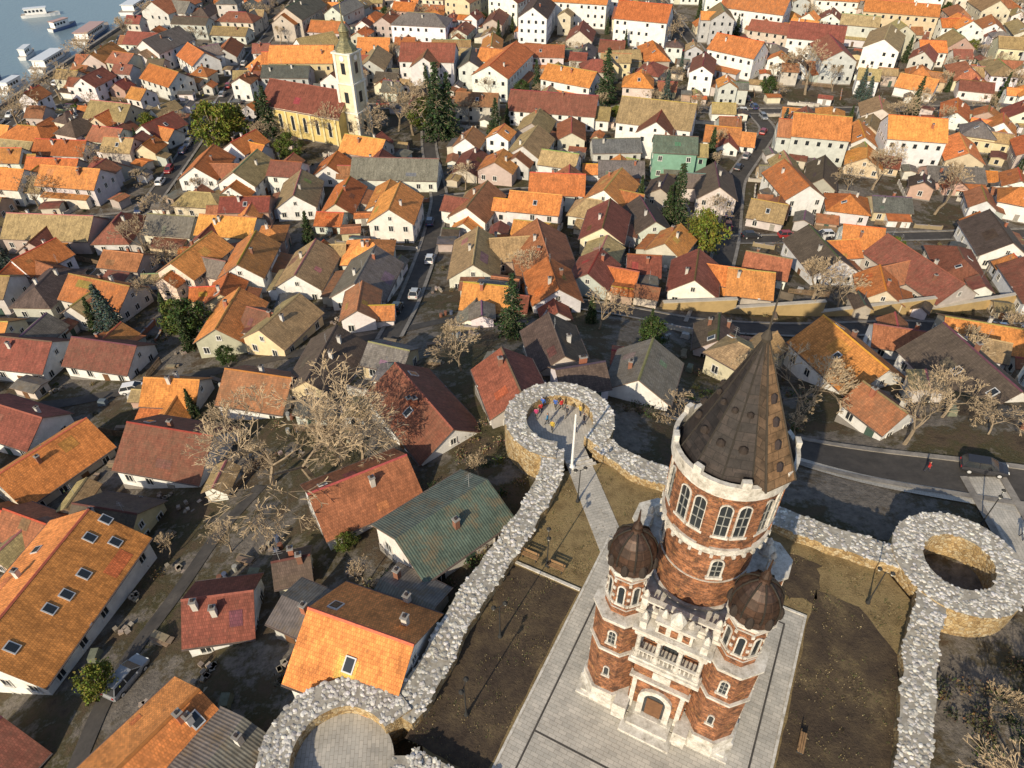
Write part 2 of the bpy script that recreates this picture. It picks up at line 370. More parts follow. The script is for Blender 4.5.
def lean(m,L,hw,ev,mat,colr,wall):
    sg=R.choice((-1,1)); d=R.uniform(1.8,3.2); l=L*R.uniform(.35,.8); u=R.uniform(-.5,.5)*(L-l); h1=min(ev-.25,3.2); h0=h1-.25*d
    y0=sg*(hw+.02); y1=sg*(hw+d); a,b=u-l/2,u+l/2
    for P in ([(a,y1,-4),(b,y1,-4),(b,y1,h0),(a,y1,h0)],[(b,y0,-4),(b,y1,-4),(b,y1,h0),(b,y0,h1)],[(a,y1,-4),(a,y0,-4),(a,y0,h1),(a,y1,h0)]):
        m.f(P if sg<0 else P[::-1],"plaster",wall)
    y2=sg*(hw+d+.3); A=[(a-.2,y2,h0-.07+.1),(b+.2,y2,h0-.07+.1),(b+.2,y0,h1+.1),(a-.2,y0,h1+.1)]
    if sg>0: A=A[::-1]
    m.f(A,mat,colr); B=[(p[0],p[1],p[2]-.1) for p in A]
    for i in range(4): j=(i+1)%4; m.f([B[i],B[j],A[j],A[i]],"matte",(.2,.15,.12))
    m.box((u,y1+sg*.03,1.0),(.95,.08,1.9),"matte",(.15,.1,.07))
def place(x,y,ang,L,hw):
    z=[]
    c,s=math.cos(ang),math.sin(ang)
    for u in (-1,1):
        for v in (-1,1): z.append(terrain(x+c*u*L/2-s*v*hw,y+s*u*L/2+c*v*hw))
    return .35*min(z)+.65*sum(z)/4
def house(name,x,y,L,ang,hw,ev,key,wall=None,annex=True,**k):
    z=place(x,y,ang,L,hw); m=MB()
    wall=wall or jit(R.choice(WALLS),.12)
    gable(m,L,hw,ev,PAL[key] if isinstance(key,str) else key,wall,**k)
    if annex and R.random()<.45 and L>7 and k.get("mat","")!="sheet_roof":
        l2=hw+R.uniform(1.5,3); h2=min(hw*.7,L*.3)
        m.xf=Matrix.Translation((R.uniform(-.25,.25)*L,R.choice((-1,1))*(l2/2+.3),0))@Matrix.Rotation(math.pi/2,4,'Z')
        gable(m,l2+hw*.6,h2,max(2.3,ev-R.uniform(.1,.8)),jit(PAL[R.choice("OKRBYG")],.1),wall,det=k.get("det",1),chim=0,doors=False,fnd=4)
        m.xf=Matrix.Identity(4)
    if annex and R.random()<.55 and L>6:
        lean(m,L,hw,ev,R.choice(("sheet_roof","roof_tile")),jit(PAL[R.choice("OKRGBYSO")],.2),jit(R.choice(WALLS),.1))
    if annex and R.random()<.25 and L>7 and k.get("mat","")!="sheet_roof":
        s_=R.choice((-1,1)); l=R.uniform(2.5,4.5); m.xf=Matrix.Translation((s_*(L/2+l/2),R.uniform(-.2,.2)*hw,0))
        gable(m,l,hw*R.uniform(.55,.8),max(2.3,ev-R.uniform(.6,1.5)),jit(PAL[R.choice("OKRBYO")],.15),wall,det=0,chim=0,doors=False,fnd=4); m.xf=Matrix.Identity(4)
    if R.random()<.4:
        u=R.uniform(-.4,.4)*L; zz=ev+hw*.68
        m.tube((u,0,zz),(u,0,zz+1.9),.03,.02,4,"matte",(.3,.3,.3))
        for q in range(3): m.tube((u-.5+.1*q,0,zz+1.2+.3*q),(u+.5-.1*q,0,zz+1.2+.3*q),.015,.015,3,"matte",(.35,.35,.35))
    if R.random()<.3 and k.get("det",1):
        sg=R.choice((-1,1)); m.xf=Matrix.Translation((R.uniform(-.4,.4)*L,sg*(hw+.35),ev-.4))@Matrix.Rotation(1.1*sg,4,'X'); m.lathe((0,0),[(.05,0),(.3,.05),(.42,.14)],10,"paint",(.7,.7,.7),cap=False); m.xf=Matrix.Identity(4)
    o=m.obj(name); o.location=(x,y,z); o.rotation_euler=(0,0,ang)
    occ(x,y,L/2+.2,hw+.2,ang); return o
HL='''-48.2,41.2,17,-101,6.0,6,B,w,9;-27.6,22.8,9,-124,4.3,3.5,B,w,1;-22.2,22.3,5,-117,2.4,3,g;-45.5,24.5,6,-115,4,3,R;-27.5,37.1,6,9,3.2,3,R
-21.7,41.3,3.2,14,1.8,2.4,D;-12.1,30,9,-20,4.6,4,B,w,2;-19.1,35.3,3.4,-24,2.2,3,g;-9.2,35.2,5.4,-28,2.2,2.5,g;-6.6,43.4,10.5,41,4,3.5,t
-16.2,50.3,10.5,30,4.0,3.5,K,w,1;-10.7,63.4,14,-56,4.2,3.5,R,w,2;-36.5,78.1,10,-12,4.2,3.5,K,w;-44.9,66.4,12,-12,5,4,R,w,1;-64.5,67.8,13,58,4.5,3.5,B
-76,78.5,13,-20,4,4,R,w;-48,53.5,8,-11,4.2,3,D;-86,98.3,13,-9,4.5,3.5,R,w;-69.5,96,12,-12,4,3,R,w;-49,101,12,-92,4.2,4,B
-80,117,14,-18,4.2,4,O;-53,125,13,-90,4.2,5,B,w;-65,127,13,-108,4.2,5,B;-40,120,13,-95,4.4,4,Y,w;-28,82,13,-98,4.2,3,D
-39,98,11,-112,4,3.5,Y;-27,113,13,-98,4.8,4,G,w;-26,146,13,-94,4.8,6,B;-7,120,14,-92,4.5,4,Y;6,121,16,-83,5.6,4,K
-4,101,8,-10,3.8,3,B;7,104,10,-82,4,4,O;0,65,9,-74,3.6,3.5,R;6,77,9.5,-80,3.6,3.5,D;8.5,68,6,14,2.6,3,D
17,70,8.5,-110,4,3.5,G,w;20,137,13,-103,4.4,5,R;30,144,12,-82,4,4,D;24,159,13,-115,4.6,5,B;11,162,13,-5,4.6,5,O
5,190,15,-107,4.8,5,Y;-8,152,14,-108,4.3,4,K;-30,176,22,-3,5,4,G;-52,162,14,-85,4.6,4,Y,w;-68,174,14,-99,4.8,5,Y,w
-40,190,12,-20,4.5,5,B;-80,178,14,-92,4.8,5,O,w;-112,172,16,-9,4.6,5,B;-130,172,13,-8,4.6,5,B;-77,146,11,-8,4,4,G
-105,147,20,-4,5,4,Y;46.5,76.5,12.5,-70,4.8,5,B,w,2;44,62.2,6,-62,2.8,2.8,K;60,71,14,-78,5.2,4,D,w,3;82,123,20,-70,4.8,4,R
107,140,15,-100,5,4,D,w;34,113,11,-105,4.3,4,R;44,112,8,-12,4.2,4,B;64,129,14,-83,4.6,4,D;75,136,8,-14,4.2,5,B
70,166,15,-84,4.8,5,O,w;50,164,14,-98,4.4,5,D;112,196,15,-12,6,8,B;86,197,15,-14,6,8,B;42,206,21,-18,7,8,Y,w
13,224,27,-12,6,5,R,w;20,248,18,-30,5,6,B,w;53,312,21,-20,7,10,O,w;43,183,11,-7,4,8,Q;-101,132,10,63,4,4,O
82,274,18,-40,6,8,O,w;116,292,20,-20,6,8,R,w;-74,287,15,40,5,6,Y,w;-115,275,16,-51,5,5,O,w;-118,252,16,-35,5,5,O
-122,219,14,-15,5,5,Y;33,130,9,60,3.6,4,B;25,117,6,-6,3.4,4,R;15,112,9,70,3.6,4,R;30,340,24,-15,7,10,B,w;104,330,24,-30,7,9,O,w'''
for e in HL.replace("\n",";").split(";"):
    a=e.split(","); x,y,L,an,hw,ev=map(float,a[:6]); key=a[6]; kw={}
    if key in "gt": kw["mat"]="sheet_roof"; kw["rk"]=.3 if key=='g' else .5; key={'g':'G','t':'T'}[key]
    if len(a)>7 and a[7]=='w': kw["wall"]=(.76,.75,.73)
    if key=='Q': kw["wall"]=(.20,.36,.27)
    if len(a)>8: kw["sky"]=int(a[8])
    if L==17: kw["rk"]=.55
    kw["chim"]=R.choice((1,1,2))
    if y<95: ev*=.9
    house("town_building" if ev>=6 and y>180 else "tiled_roof_house",x,y,L,math.radians(an),hw,ev,key,det=1 if y<190 else 0,annex=y>80,**kw)
occ(QC[0],QC[1],27,27,TH); occ(-52,217,22,16,math.radians(-24))
occ(42,50,26,13,math.radians(-27)); occ(45,25,16,26,0); occ(6,57,8,8,0); occ(-25,55,7,7,0)
for x,y,r in ((56,110,5),(-30,213,6),(105,161,6),(-86,202,7),(-22,209,7),(-73,212,5),(31,240,5),(41,134,5),(38,150,4),(0,88,4),(-57,104,5),(-75,107,5),(-38,31,3),(81,133,5),(21,85,4),(55,190,4),(37,67,5),(-7,76,3),(14,92,4),(101,250,7),(-5,212,5),(-45,140,4),(95,175,6),(-62,192,5)): occ(x,y,r,r,0)
def overlap(a,b,mg):
    if math.hypot(a[0]-b[0],a[1]-b[1])>a[5]+b[5]+mg: return False
    for A in (a,b):
        for k in (0,1):
            t=A[4]+k*math.pi/2; ax,ay=math.cos(t),math.sin(t)
            d=abs((a[0]-b[0])*ax+(a[1]-b[1])*ay); s=mg
            for Q in (a,b):
                s+=Q[2]*abs(math.cos(Q[4]-t))+Q[3]*abs(math.sin(Q[4]-t))
            if d>s: return False
    return True
def free(x,y,hx,hy,an,mg):
    q=(x,y,hx,hy,an,math.hypot(hx,hy))
    return not any(overlap(q,b,mg) for b in OCC)
def darts(n,tries,ymin,ymax,sz,mg):
    out=[]
    for _ in range(tries):
        if len(out)>=n: break
        y=ymin+(ymax-ymin)*math.sqrt(R.random()) if ymax>200 else R.uniform(ymin,ymax)
        xm=.74*y+32; x=R.uniform(-xm,xm)
        if x<-154: continue
        L,hw=sz(y); base=(-10 if x<0 else -16)+14*noise.noise(Vector((x*.012,y*.012,5)))
        an=math.radians(base+R.gauss(0,8)+(90 if R.random()<.5 else 0))
        if free(x,y,L/2,hw,an,mg):
            occ(x,y,L/2,hw,an); out.append((x,y,L,hw,an))
    return out
KEYS="OOOOOBBBBBRRRRRKKKKDDGGYYYYS"
def addfill(lst,name,shed=False):
    for (x,y,L,hw,an) in lst:
        o_n=len(OCC)
        if shed:
            mat=R.choice(("sheet_roof","roof_tile")); house(name,x,y,L,an,hw,R.uniform(2.0,2.8),R.choice("GGRKDYOS"),det=0,mat=mat,rk=R.choice((.2,.4,.6)),chim=0,wins=R.random()<.5)
        else:
            ev=R.choice((2.6,2.8,3,3.4,4,4.6,5.4)) if y<230 else R.choice((2.9,3.4,4,5,5.5,6,7.5,9.5 if y>290 else 6))
            if hw>5.3: ev=R.choice((7,8,9.5,10))
            house(name,x,y,L,an,hw,ev,jit(PAL[R.choice(KEYS)],.2),det=1 if y<190 else 0,chim=R.choice((0,1,1,2)),hip=R.random()<.16,rk=R.uniform(.5,.75),sky=R.choice((0,0,0,1,2)))
        del OCC[o_n:]
addfill(darts(46,900,225,420,lambda y:(R.uniform(17,30),R.uniform(5.5,7)),.5),"town_building")
addfill(darts(270,5500,200,440,lambda y:(R.uniform(9,19),R.uniform(3.6,5.2)),.3),"town_house")
addfill(darts(125,3800,92,215,lambda y:(R.uniform(8,15),R.uniform(3.2,4.8)),.35),"tiled_roof_house")
TREESPOTS=darts(120,3000,60,420,lambda y:(3.0,1.5),.1)
addfill(darts(230,6000,90,430,lambda y:(R.uniform(5.5,9),R.uniform(2.5,3.5)),.15),"small_house")
addfill(darts(16,900,50,95,lambda y:(R.uniform(5.5,9),R.uniform(2.4,3.4)),1.2),"small_house")
addfill(darts(190,4500,48,300,lambda y:(R.uniform(3,5),R.uniform(1.2,1.9)),.15),"garden_shed",True)
for (x,y,L,hw,an) in darts(190,5000,30,260,lambda y:(R.uniform(4,12),.12),.1):
    z=place(x,y,an,L,.1); m=MB(); c=R.choice([(.5,.46,.4),(.33,.16,.1),(.55,.52,.46),(.3,.24,.15)])
    n=max(2,int(L/2.2))
    if R.random()<.6:
        m.box((0,0,-.6),(L,.2,3.0),"plaster",c); m.box((0,0,.96),(L+.06,.3,.1),"plaster",(.35,.3,.27))
        for i in range(n+1): m.box((-L/2+L*i/n,0,-.5),(.32,.32,3.3),"plaster",c)
        nm="garden_wall"
    else:
        for i in range(n+1): m.box((-L/2+L*i/n,0,-.1),(.1,.1,2.8),"matte",(.2,.13,.08))
        for h in (.4,1.0): m.box((0,.05,h),(L,.05,.09),"matte",(.22,.15,.09))
        k=int(L/.22)
        for i in range(k): m.box((-L/2+L*(i+.5)/k,.09,.6),(.13,.025,1.4),"matte",jit((.24,.17,.11),.2))
        nm="wooden_fence"
    o=m.obj(nm); o.location=(x,y,z); o.rotation_euler=(0,0,an)
# ---------------------------------------------------------------- church
ch=empty("church",(-60,216,terrain(-56,216)),math.radians(-24))
YW=(.62,.48,.19)
m=MB(); gable(m,28,6.8,8.5,PAL['R'],YW,det=1,rk=.8,wins=False,doors=False,chim=0,gcol=YW)
for i in range(6):
    u=-11.5+i*4.4
    for sg in (-1,1):
        m.box((u,sg*6.83,4.6),(1.5,.1,4.4),"plaster",(.72,.65,.48)); m.box((u,sg*6.86,4.5),(1.0,.14,3.8),"glass")
        m.lathe((u,sg*6.86),[(.5,6.4),(.4,6.75),(0,6.95)],8,"glass")
    m.box((u+2.2,-6.95,4),(.6,.3,9),"plaster",(.7,.6,.35))
m.box((0,-6.95,8.2),(28.4,.35,.5),"plaster",(.75,.7,.55)); m.box((0,6.95,8.2),(28.4,.35,.5),"plaster",(.75,.7,.55))
m.obj("nave",ch)
m=MB(); m.lathe((-14,0),[(4.6,-4),(4.6,7.2)],12,"plaster",YW,math.pi/2,cap=False,a1=1.5*math.pi); m.lathe((-14,0),[(5,7.2),(0,11.5)],12,"roof_tile",PAL['R'],math.pi/2,a1=1.5*math.pi); m.obj("apse",ch)
m=MB(); X0=15.2
for z0,z1,w in ((-4,9,6.2),(9.4,17,5.6),(17.4,25,5.2)):
    m.box((X0,0,(z0+z1)/2),(w,w,z1-z0),"plaster",(.68,.60,.42))
    for a in (-1,1):
        for b in (-1,1): m.box((X0+a*(w/2-.2),b*(w/2-.2),(z0+z1)/2),(.8,.8,z1-z0-.1),"plaster",(.75,.72,.63))
for z,w in ((9.2,6.8),(17.2,6.3),(25.2,6.2)): m.box((X0,0,z),(w,w,.45),"plaster",(.75,.72,.63))
for z in (5,13.3,21.2):
    for k in range(4):
        a=k*math.pi/2; r=3.14 if z<9 else (2.84 if z<17 else 2.64)
        m.box((X0+r*math.cos(a),r*math.sin(a),z),(.12 if k%2==0 else 1.3,1.3 if k%2==0 else .12,3.0),"glass")
for k in range(4):
    a=k*math.pi/2; old=m.xf; m.xf=m.xf@Matrix.Translation((X0+2.68*math.cos(a),2.68*math.sin(a),23.9))@Matrix.Rotation(a,4,'Z')@Matrix.Rotation(math.pi/2,4,'Y')
    m.lathe((0,0),[(.75,0),(.75,.12)],16,"paint",(.8,.8,.76)); m.xf=old
m.obj("bell_tower",ch)
m=MB()
m.lathe((X0,0),[(3.2,25.4),(2.9,26.3),(2.1,27.2),(1.5,28.2),(1.35,29),(1.35,30.2),(1.6,30.5),(1.1,31.5),(.4,32.4),(.15,34.5),(.05,36)],8,"bronze_sheet",(.24,.22,.12),math.pi/8)
m.box((X0,0,37),(.12,.12,2),"paint",(.6,.45,.15)); m.box((X0,0,37.3),(.12,1.0,.12),"paint",(.6,.45,.15)); m.obj("spire",ch)
# ---------------------------------------------------------------- castle enclosure
m=MB(); g=16.9; k=3.2
poly=[(-g+k,-g),(g-k,-g),(g,-g+k),(g,g-k),(g-k,g),(-g+k,g),(-g,g-k),(-g,-g+k)]
pp=[xy(*p) for p in poly]
m.f([(p[0],p[1],0) for p in pp],"dry_lawn")
for i in range(8):
    a,b=pp[i],pp[(i+1)%8]; m.f([(a[0],a[1],-5),(b[0],b[1],-5),(b[0],b[1],0),(a[0],a[1],0)],"rubble")
m.obj("lawn")
def sheet(name,poly,z,mat,c=TC,t=.0,edge=None,wob=0):
    m=MB()
    if wob:
        q=[]
        for i in range(len(poly)):
            a,b=poly[i],poly[(i+1)%len(poly)]; n=max(1,int(math.dist(a,b)/.5))
            for j in range(n):
                s_,t_=a[0]+(b[0]-a[0])*j/n,a[1]+(b[1]-a[1])*j/n
                q.append((s_+wob*noise.noise(Vector((s_*.6,t_*.6,1)))+wob*.5*noise.noise(Vector((s_*2.3,t_*2.3,1))),t_+wob*noise.noise(Vector((s_*.6,t_*.6,7)))+wob*.5*noise.noise(Vector((s_*2.3,t_*2.3,7)))))
        poly=q
    p=[xy(a,b,c) for a,b in poly]
    m.f([(q[0],q[1],z) for q in p],mat)
    if t:
        for i in range(len(p)):
            a,b=p[i],p[(i+1)%len(p)]; m.f([(a[0],a[1],z-t),(b[0],b[1],z-t),(b[0],b[1],z),(a[0],a[1],z)],edge or mat)
    return m.obj(name)
sheet("soil_and_shade",[(-15.9,-15),(-9.3,-15),(-9.3,2.3),(-15.9,2.3)],.012,"soil_shade_tone",wob=.12)
sheet("soil_and_shade",[(9.3,-15.5),(16.7,-15.5),(16.7,8.5),(13,12.2),(9.3,12.2)],.012,"soil_shade_tone",wob=.12)  # right bed: dark earth colour with the tower's shade put into it
sheet("soil_and_shade",[(-4,10.5),(9,10.5),(9,15),(-6,15)],.012,"soil_shade_tone",wob=.9)
sheet("plaza_paving",[(-8.9,-16),(8.9,-16),(8.9,9),(-8.9,9)],.05,"pavers",t=.05,edge="concrete")
for a,b,c_,d in ((-9.1,-16,-8.9,9.2),(8.9,-16,9.1,9.2),(-8.9,9,8.9,9.2)):
    sheet("kerb",[(a,b),(c_,b),(c_,d),(a,d)],.11,"white_stone",t=.11)
for a,b,c_,d in ((-7.6,-15.5,-7.45,7.6),(7.45,-15.5,7.6,7.6),(-7.45,7.45,7.45,7.6),(-7.45,-10.2,7.45,-10.05)):
    sheet("paving_border",[(a,b),(c_,b),(c_,d),(a,d)],.056,"asphalt")
sheet("ring_path",[(-9.1,7.2),(-7.2,9.1),(-16.5,20),(-18.4,18.2)],.04,"pavers",t=.04)
sheet("garden_kerb",[(-16.0,2.5),(-9.2,2.5),(-9.2,2.75),(-16.0,2.75)],.14,"white_stone",t=.14)
rr=random.Random(5); m=MB()
for i in range(4200):
    s_,t_=rr.uniform(-16,16),rr.uniform(-16,16)
    x,y=xy(s_,t_); a_,b_=st(x,y,TC)
    if abs(a_)<9.3 and b_<9.4: continue
    if noise.noise(Vector((x*.35,y*.35,3)))<-.05: continue
    k=rr.uniform(.4,1.2)
    for j in range(4):
        an=rr.uniform(0,6.28); dx,dy=math.cos(an)*.04,math.sin(an)*.04; l=rr.uniform(.06,.16)
        px,py=x+rr.gauss(0,.15),y+rr.gauss(0,.15)
        m.f([(px-dx,py-dy,.0),(px+dx,py+dy,.0),(px+dy*2+dx*.4,py-dx*2,l)],"leaf",tuple(v*k for v in rr.choice([(.22,.17,.08),(.16,.13,.065),(.08,.1,.035),(.3,.24,.14)])))
m.obj("dry_grass",uv=False)
STV=[Vector(v).normalized() for v in ((0,0,1),(.89,0,.45),(.28,.85,.45),(-.72,.53,.45),(-.72,-.53,.45),(.28,-.85,.45),(.72,.53,-.45),(-.28,.85,-.45),(-.89,0,-.45),(-.28,-.85,-.45),(.72,-.53,-.45))]
STF=[(0,1,2),(0,2,3),(0,3,4),(0,4,5),(0,5,1),(1,6,2),(2,7,3),(3,8,4),(4,9,5),(5,10,1),(6,7,2),(7,8,3),(8,9,4),(9,10,5),(10,6,1)]
def stone(m,x,y,z,r):
    a=R.uniform(0,6.28); sx=r*R.uniform(.8,1.35); sy=r*R.uniform(.7,1.05); sz=r*R.uniform(.2,.36)
    i=len(m.V); ca,sa=math.cos(a),math.sin(a)
    g_=R.choice((R.uniform(.58,.78),R.uniform(.42,.66),R.uniform(.24,.5))); c=(g_,g_*R.uniform(.93,.97),g_*R.uniform(.82,.92))
    for v in STV:
        k=R.uniform(.85,1.12); u,w=v.x*sx*k,v.y*sy*k
        m.V.append(Vector((x+u*ca-w*sa,y+u*sa+w*ca,z+v.z*sz*k)))
    for f in STF: m.F.append(tuple(i+q for q in f)); m.M.append("stone"); m.C.append(c); m.U.append(None)
SD=.075
def wallrun(m,ms,L,w=1.2,ztop=1.1,zb=-8):
    P=[]
    for a,b in zip(L,L[1:]):
        n=max(1,int(math.dist(a,b)/.9))
        for i in range(n): P.append((a[0]+(b[0]-a[0])*i/n,a[1]+(b[1]-a[1])*i/n))
    P.append(L[-1])
    for k in range(3): P=[P[0]]+[((P[i-1][0]+2*P[i][0]+P[i+1][0])/4,(P[i-1][1]+2*P[i][1]+P[i+1][1])/4) for i in range(1,len(P)-1)]+[P[-1]]
    S=[]
    for i in range(len(P)):
        a=P[max(0,i-1)];b=P[min(len(P)-1,i+1)]; dx,dy=b[0]-a[0],b[1]-a[1]; l=math.hypot(dx,dy); nx_,ny_=-dy/l,dx/l
        w1=w+.35*noise.noise(Vector((P[i][0]*.5,P[i][1]*.5,0))); w2=w+.35*noise.noise(Vector((P[i][0]*.5,P[i][1]*.5,9)))
        zt=ztop+.18*noise.noise(Vector((P[i][0]*.3,P[i][1]*.3,4)))
        S.append(((P[i][0]+nx_*w1,P[i][1]+ny_*w1),(P[i][0]-nx_*w2,P[i][1]-ny_*w2),zt))
    for a,b in zip(S,S[1:]):
        m.f([(*a[1],a[2]),(*b[1],b[2]),(*b[0],b[2]),(*a[0],a[2])],"mortar")
        m.f([(*a[0],zb),(*b[0],zb),(*b[0],b[2]),(*a[0],a[2])][::-1],"rubble")
        m.f([(*a[1],zb),(*b[1],zb),(*b[1],b[2]),(*a[1],a[2])],"rubble")
        l=math.dist(a[0],b[0])
        for q in range(int(l*2*w/SD)):
            u,v=R.random(),R.uniform(-.01,1.01)
            p0=[a[0][j]+(b[0][j]-a[0][j])*u for j in (0,1)];p1=[a[1][j]+(b[1][j]-a[1][j])*u for j in (0,1)]
            stone(ms,p0[0]+(p1[0]-p0[0])*v,p0[1]+(p1[1]-p0[1])*v,a[2]+.01,R.uniform(.1,.23))
    for S_ in (S[0],S[-1]): m.f([(*S_[0],zb),(*S_[1],zb),(*S_[1],S_[2]),(*S_[0],S_[2])],"rubble")
def ring(m,ms,c,ri,ro,a0,a1,ztop=1.25,zb=-8):
    n=int((a1-a0)*10)
    for i in range(n):
        t0=a0+(a1-a0)*i/n;t1=a0+(a1-a0)*(i+1)/n
        def q(r,t,z):
            r=r+.14*noise.noise(Vector((math.cos(t)*2,math.sin(t)*2,r))); return (c[0]+r*math.cos(t),c[1]+r*math.sin(t),z)
        m.f([q(ri,t0,ztop),q(ro,t0,ztop),q(ro,t1,ztop),q(ri,t1,ztop)],"mortar")
        m.f([q(ro,t0,zb),q(ro,t1,zb),q(ro,t1,ztop),q(ro,t0,ztop)],"rubble")
        m.f([q(ri,t1,zb),q(ri,t0,zb),q(ri,t0,ztop),q(ri,t1,ztop)],"rubble")
        if i in (0,n-1):
            t=t0 if i==0 else t1; m.f([q(ri,t,zb),q(ro,t,zb),q(ro,t,ztop),q(ri,t,ztop)],"rubble")
    for k in range(int((ro*ro-ri*ri)*(a1-a0)/2/SD)):
        r=math.sqrt(R.uniform((ri)**2,(ro)**2)); t=R.uniform(a0,a1)
        stone(ms,c[0]+r*math.cos(t),c[1]+r*math.sin(t),ztop+.01,R.uniform(.1,.23))
W=empty("castle_wall")
m=MB();ms=MB()
R1=(5.2,56.2);R2=(40.1,37.6);R3=(-12.4,21.0);R4=(22.5,2.4)
def wl(*p): return [xy(*q) for q in p]
wallrun(m,ms,wl((-18.6,15.5),(-17.2,12),(-17.0,4),(-17.6,-5),(-17.0,-11),(-17.3,-15)))
wallrun(m,ms,wl((-14.5,18.6),(-10,17.2),(0,17.4),(9,17.0),(15.5,17.6)))
wallrun(m,ms,wl((17.8,15),(17.2,8),(17.5,-2),(17.0,-12),(17.6,-16)))
wallrun(m,ms,wl((-15,-17.6),(0,-17.3),(15,-17.6)))
aC=math.atan2(QC[1]-R1[1],QC[0]-R1[0])
ring(m,ms,R1,3.7,6.0,aC+.42,aC+2*math.pi-.42)
ring(m,ms,R2,3.0,5.6,0,2*math.pi); ring(m,ms,R3,3.6,5.9,aC+math.pi/2+.3,aC+math.pi/2+2*math.pi-.3); ring(m,ms,R4,3.3,5.8,0,2*math.pi)
m.obj("rubble_masonry",W); ms.obj("coping_stones",W,uv=False)
for rc,zz in ((R1,.03),(R3,.02)):
    m=MB(); m.lathe(rc,[(3.75,-3),(3.75,zz)],40,"pavers"); m.obj("bastion_floor",W)
m=MB(); x,y=xy(-16,16)
for i in range(3): m.box((x+.4*i*E1[0],y-.4*i*.9,-.0+.06),(2.6,.35,.12+.12*(2-i)),"white_stone",rot=aC+math.pi/2)
m.obj("stone_steps")
m=MB()
pts=[(27,104.5),(40,105.5),(57,107.5),(80,112),(104,118),(130,121)]
for a,b in zip(pts,pts[1:]):
    L=math.dist(a,b); an=math.atan2(b[1]-a[1],b[0]-a[0]); z=(terrain(*a)+terrain(*b))/2
    m.box(((a[0]+b[0])/2,(a[1]+b[1])/2,z),(L+.3,.6,4.4),"plaster",(.46,.33,.16),rot=an); m.box(((a[0]+b[0])/2,(a[1]+b[1])/2,z+2.3),(L+.4,.8,.2),"plaster",(.5,.45,.38),rot=an)
m.obj("retaining_wall")
# ---------------------------------------------------------------- tower
T=empty("brick_tower",(TC[0],TC[1],0.05),TH,(.93,.93,1))
BR="old_brick"; WS="white_stone"
P8=math.pi/8
def arch_win(m,c,r,ang,z,w,h,fr=.2,dep=.12,glassy=True):
    old=m.xf; m.xf=m.xf@Matrix.Translation((c[0]+r*math.cos(ang),c[1]+r*math.sin(ang),z))@Matrix.Rotation(ang+math.pi/2,4,'Z')
    a=w/2; N=8
    arc=[(a*math.cos(math.pi*i/N),h-a+a*math.sin(math.pi*i/N)) for i in range(N+1)]
    arco=[((a+fr)*math.cos(math.pi*i/N),h-a+(a+fr)*math.sin(math.pi*i/N)) for i in range(N+1)]
    inn=[(a,0)]+arc+[(-a,0)]; out=[(a+fr,0)]+arco+[(-a-fr,0)]
    m.f([(p[0],-.02,p[1]) for p in inn][::-1],"glass")
    for i in range(len(inn)-1):
        A,B=inn[i],inn[i+1];C,D=out[i],out[i+1]
        m.f([(A[0],-dep,A[1]),(B[0],-dep,B[1]),(D[0],-dep,D[1]),(C[0],-dep,C[1])],WS)
        m.f([(C[0],-dep,C[1]),(D[0],-dep,D[1]),(D[0],.1,D[1]),(C[0],.1,C[1])],WS)
        m.f([(B[0],-dep,B[1]),(A[0],-dep,A[1]),(A[0],.0,A[1]),(B[0],.0,B[1])],WS)
    m.box((0,-dep*.8,-.1),(w+2*fr+.2,dep*2,.2),WS)
    if glassy and h>1.4:
        m.box((0,-.05,h/2),(.05,.05,h),"matte",(.3,.3,.28))
        for q in (.35,.65): m.box((0,-.05,h*q),(w,.05,.05),"matte",(.3,.3,.28))
    m.xf=old
m=MB()
m.box((0,0,.1),(12.8,12.8,.2),WS); m.box((0,0,.3),(12.2,12.2,.2),WS)
m.box((0,0,1.1),(9.9,9.9,1.4),WS)
for a in (-1,1):
    for b in (-1,1): m.lathe((a*4.2,b*4.2),[(2.45,.0),(2.45,.9),(2.25,1.0),(2.25,1.85)],8,WS,a0=P8)
m.box((0,-5.9,.45),(3.4,2.4,.5),WS); m.box((0,-7.0,.2),(4.2,1.6,.3),WS)
for sg in (-1,1): m.box((sg*2.5,-5.9,1.0),(1.1,2.0,1.9),WS)
m.obj("podium",T)
m=MB()
m.box((0,0,6.9),(9.2,9.2,10.4),BR)
TR=1.42
for a in (-1,1):
    for b in (-1,1):
        c=(a*4.2,b*4.2)
        m.lathe(c,[(2.0,1.85),(2.0,11.2)],8,BR,a0=P8)
        if b<0: m.lathe(c,[(TR,11.2),(TR,16)],8,BR,a0=P8)
m.box((0,-5.1,4.6),(4.4,1.3,6.0),BR)
m.obj("brick_body",T)
m=MB()
for z,w,h in ((7.5,9.7,.3),(12.2,9.9,.35)): m.box((0,0,z),(w,w,h),WS)
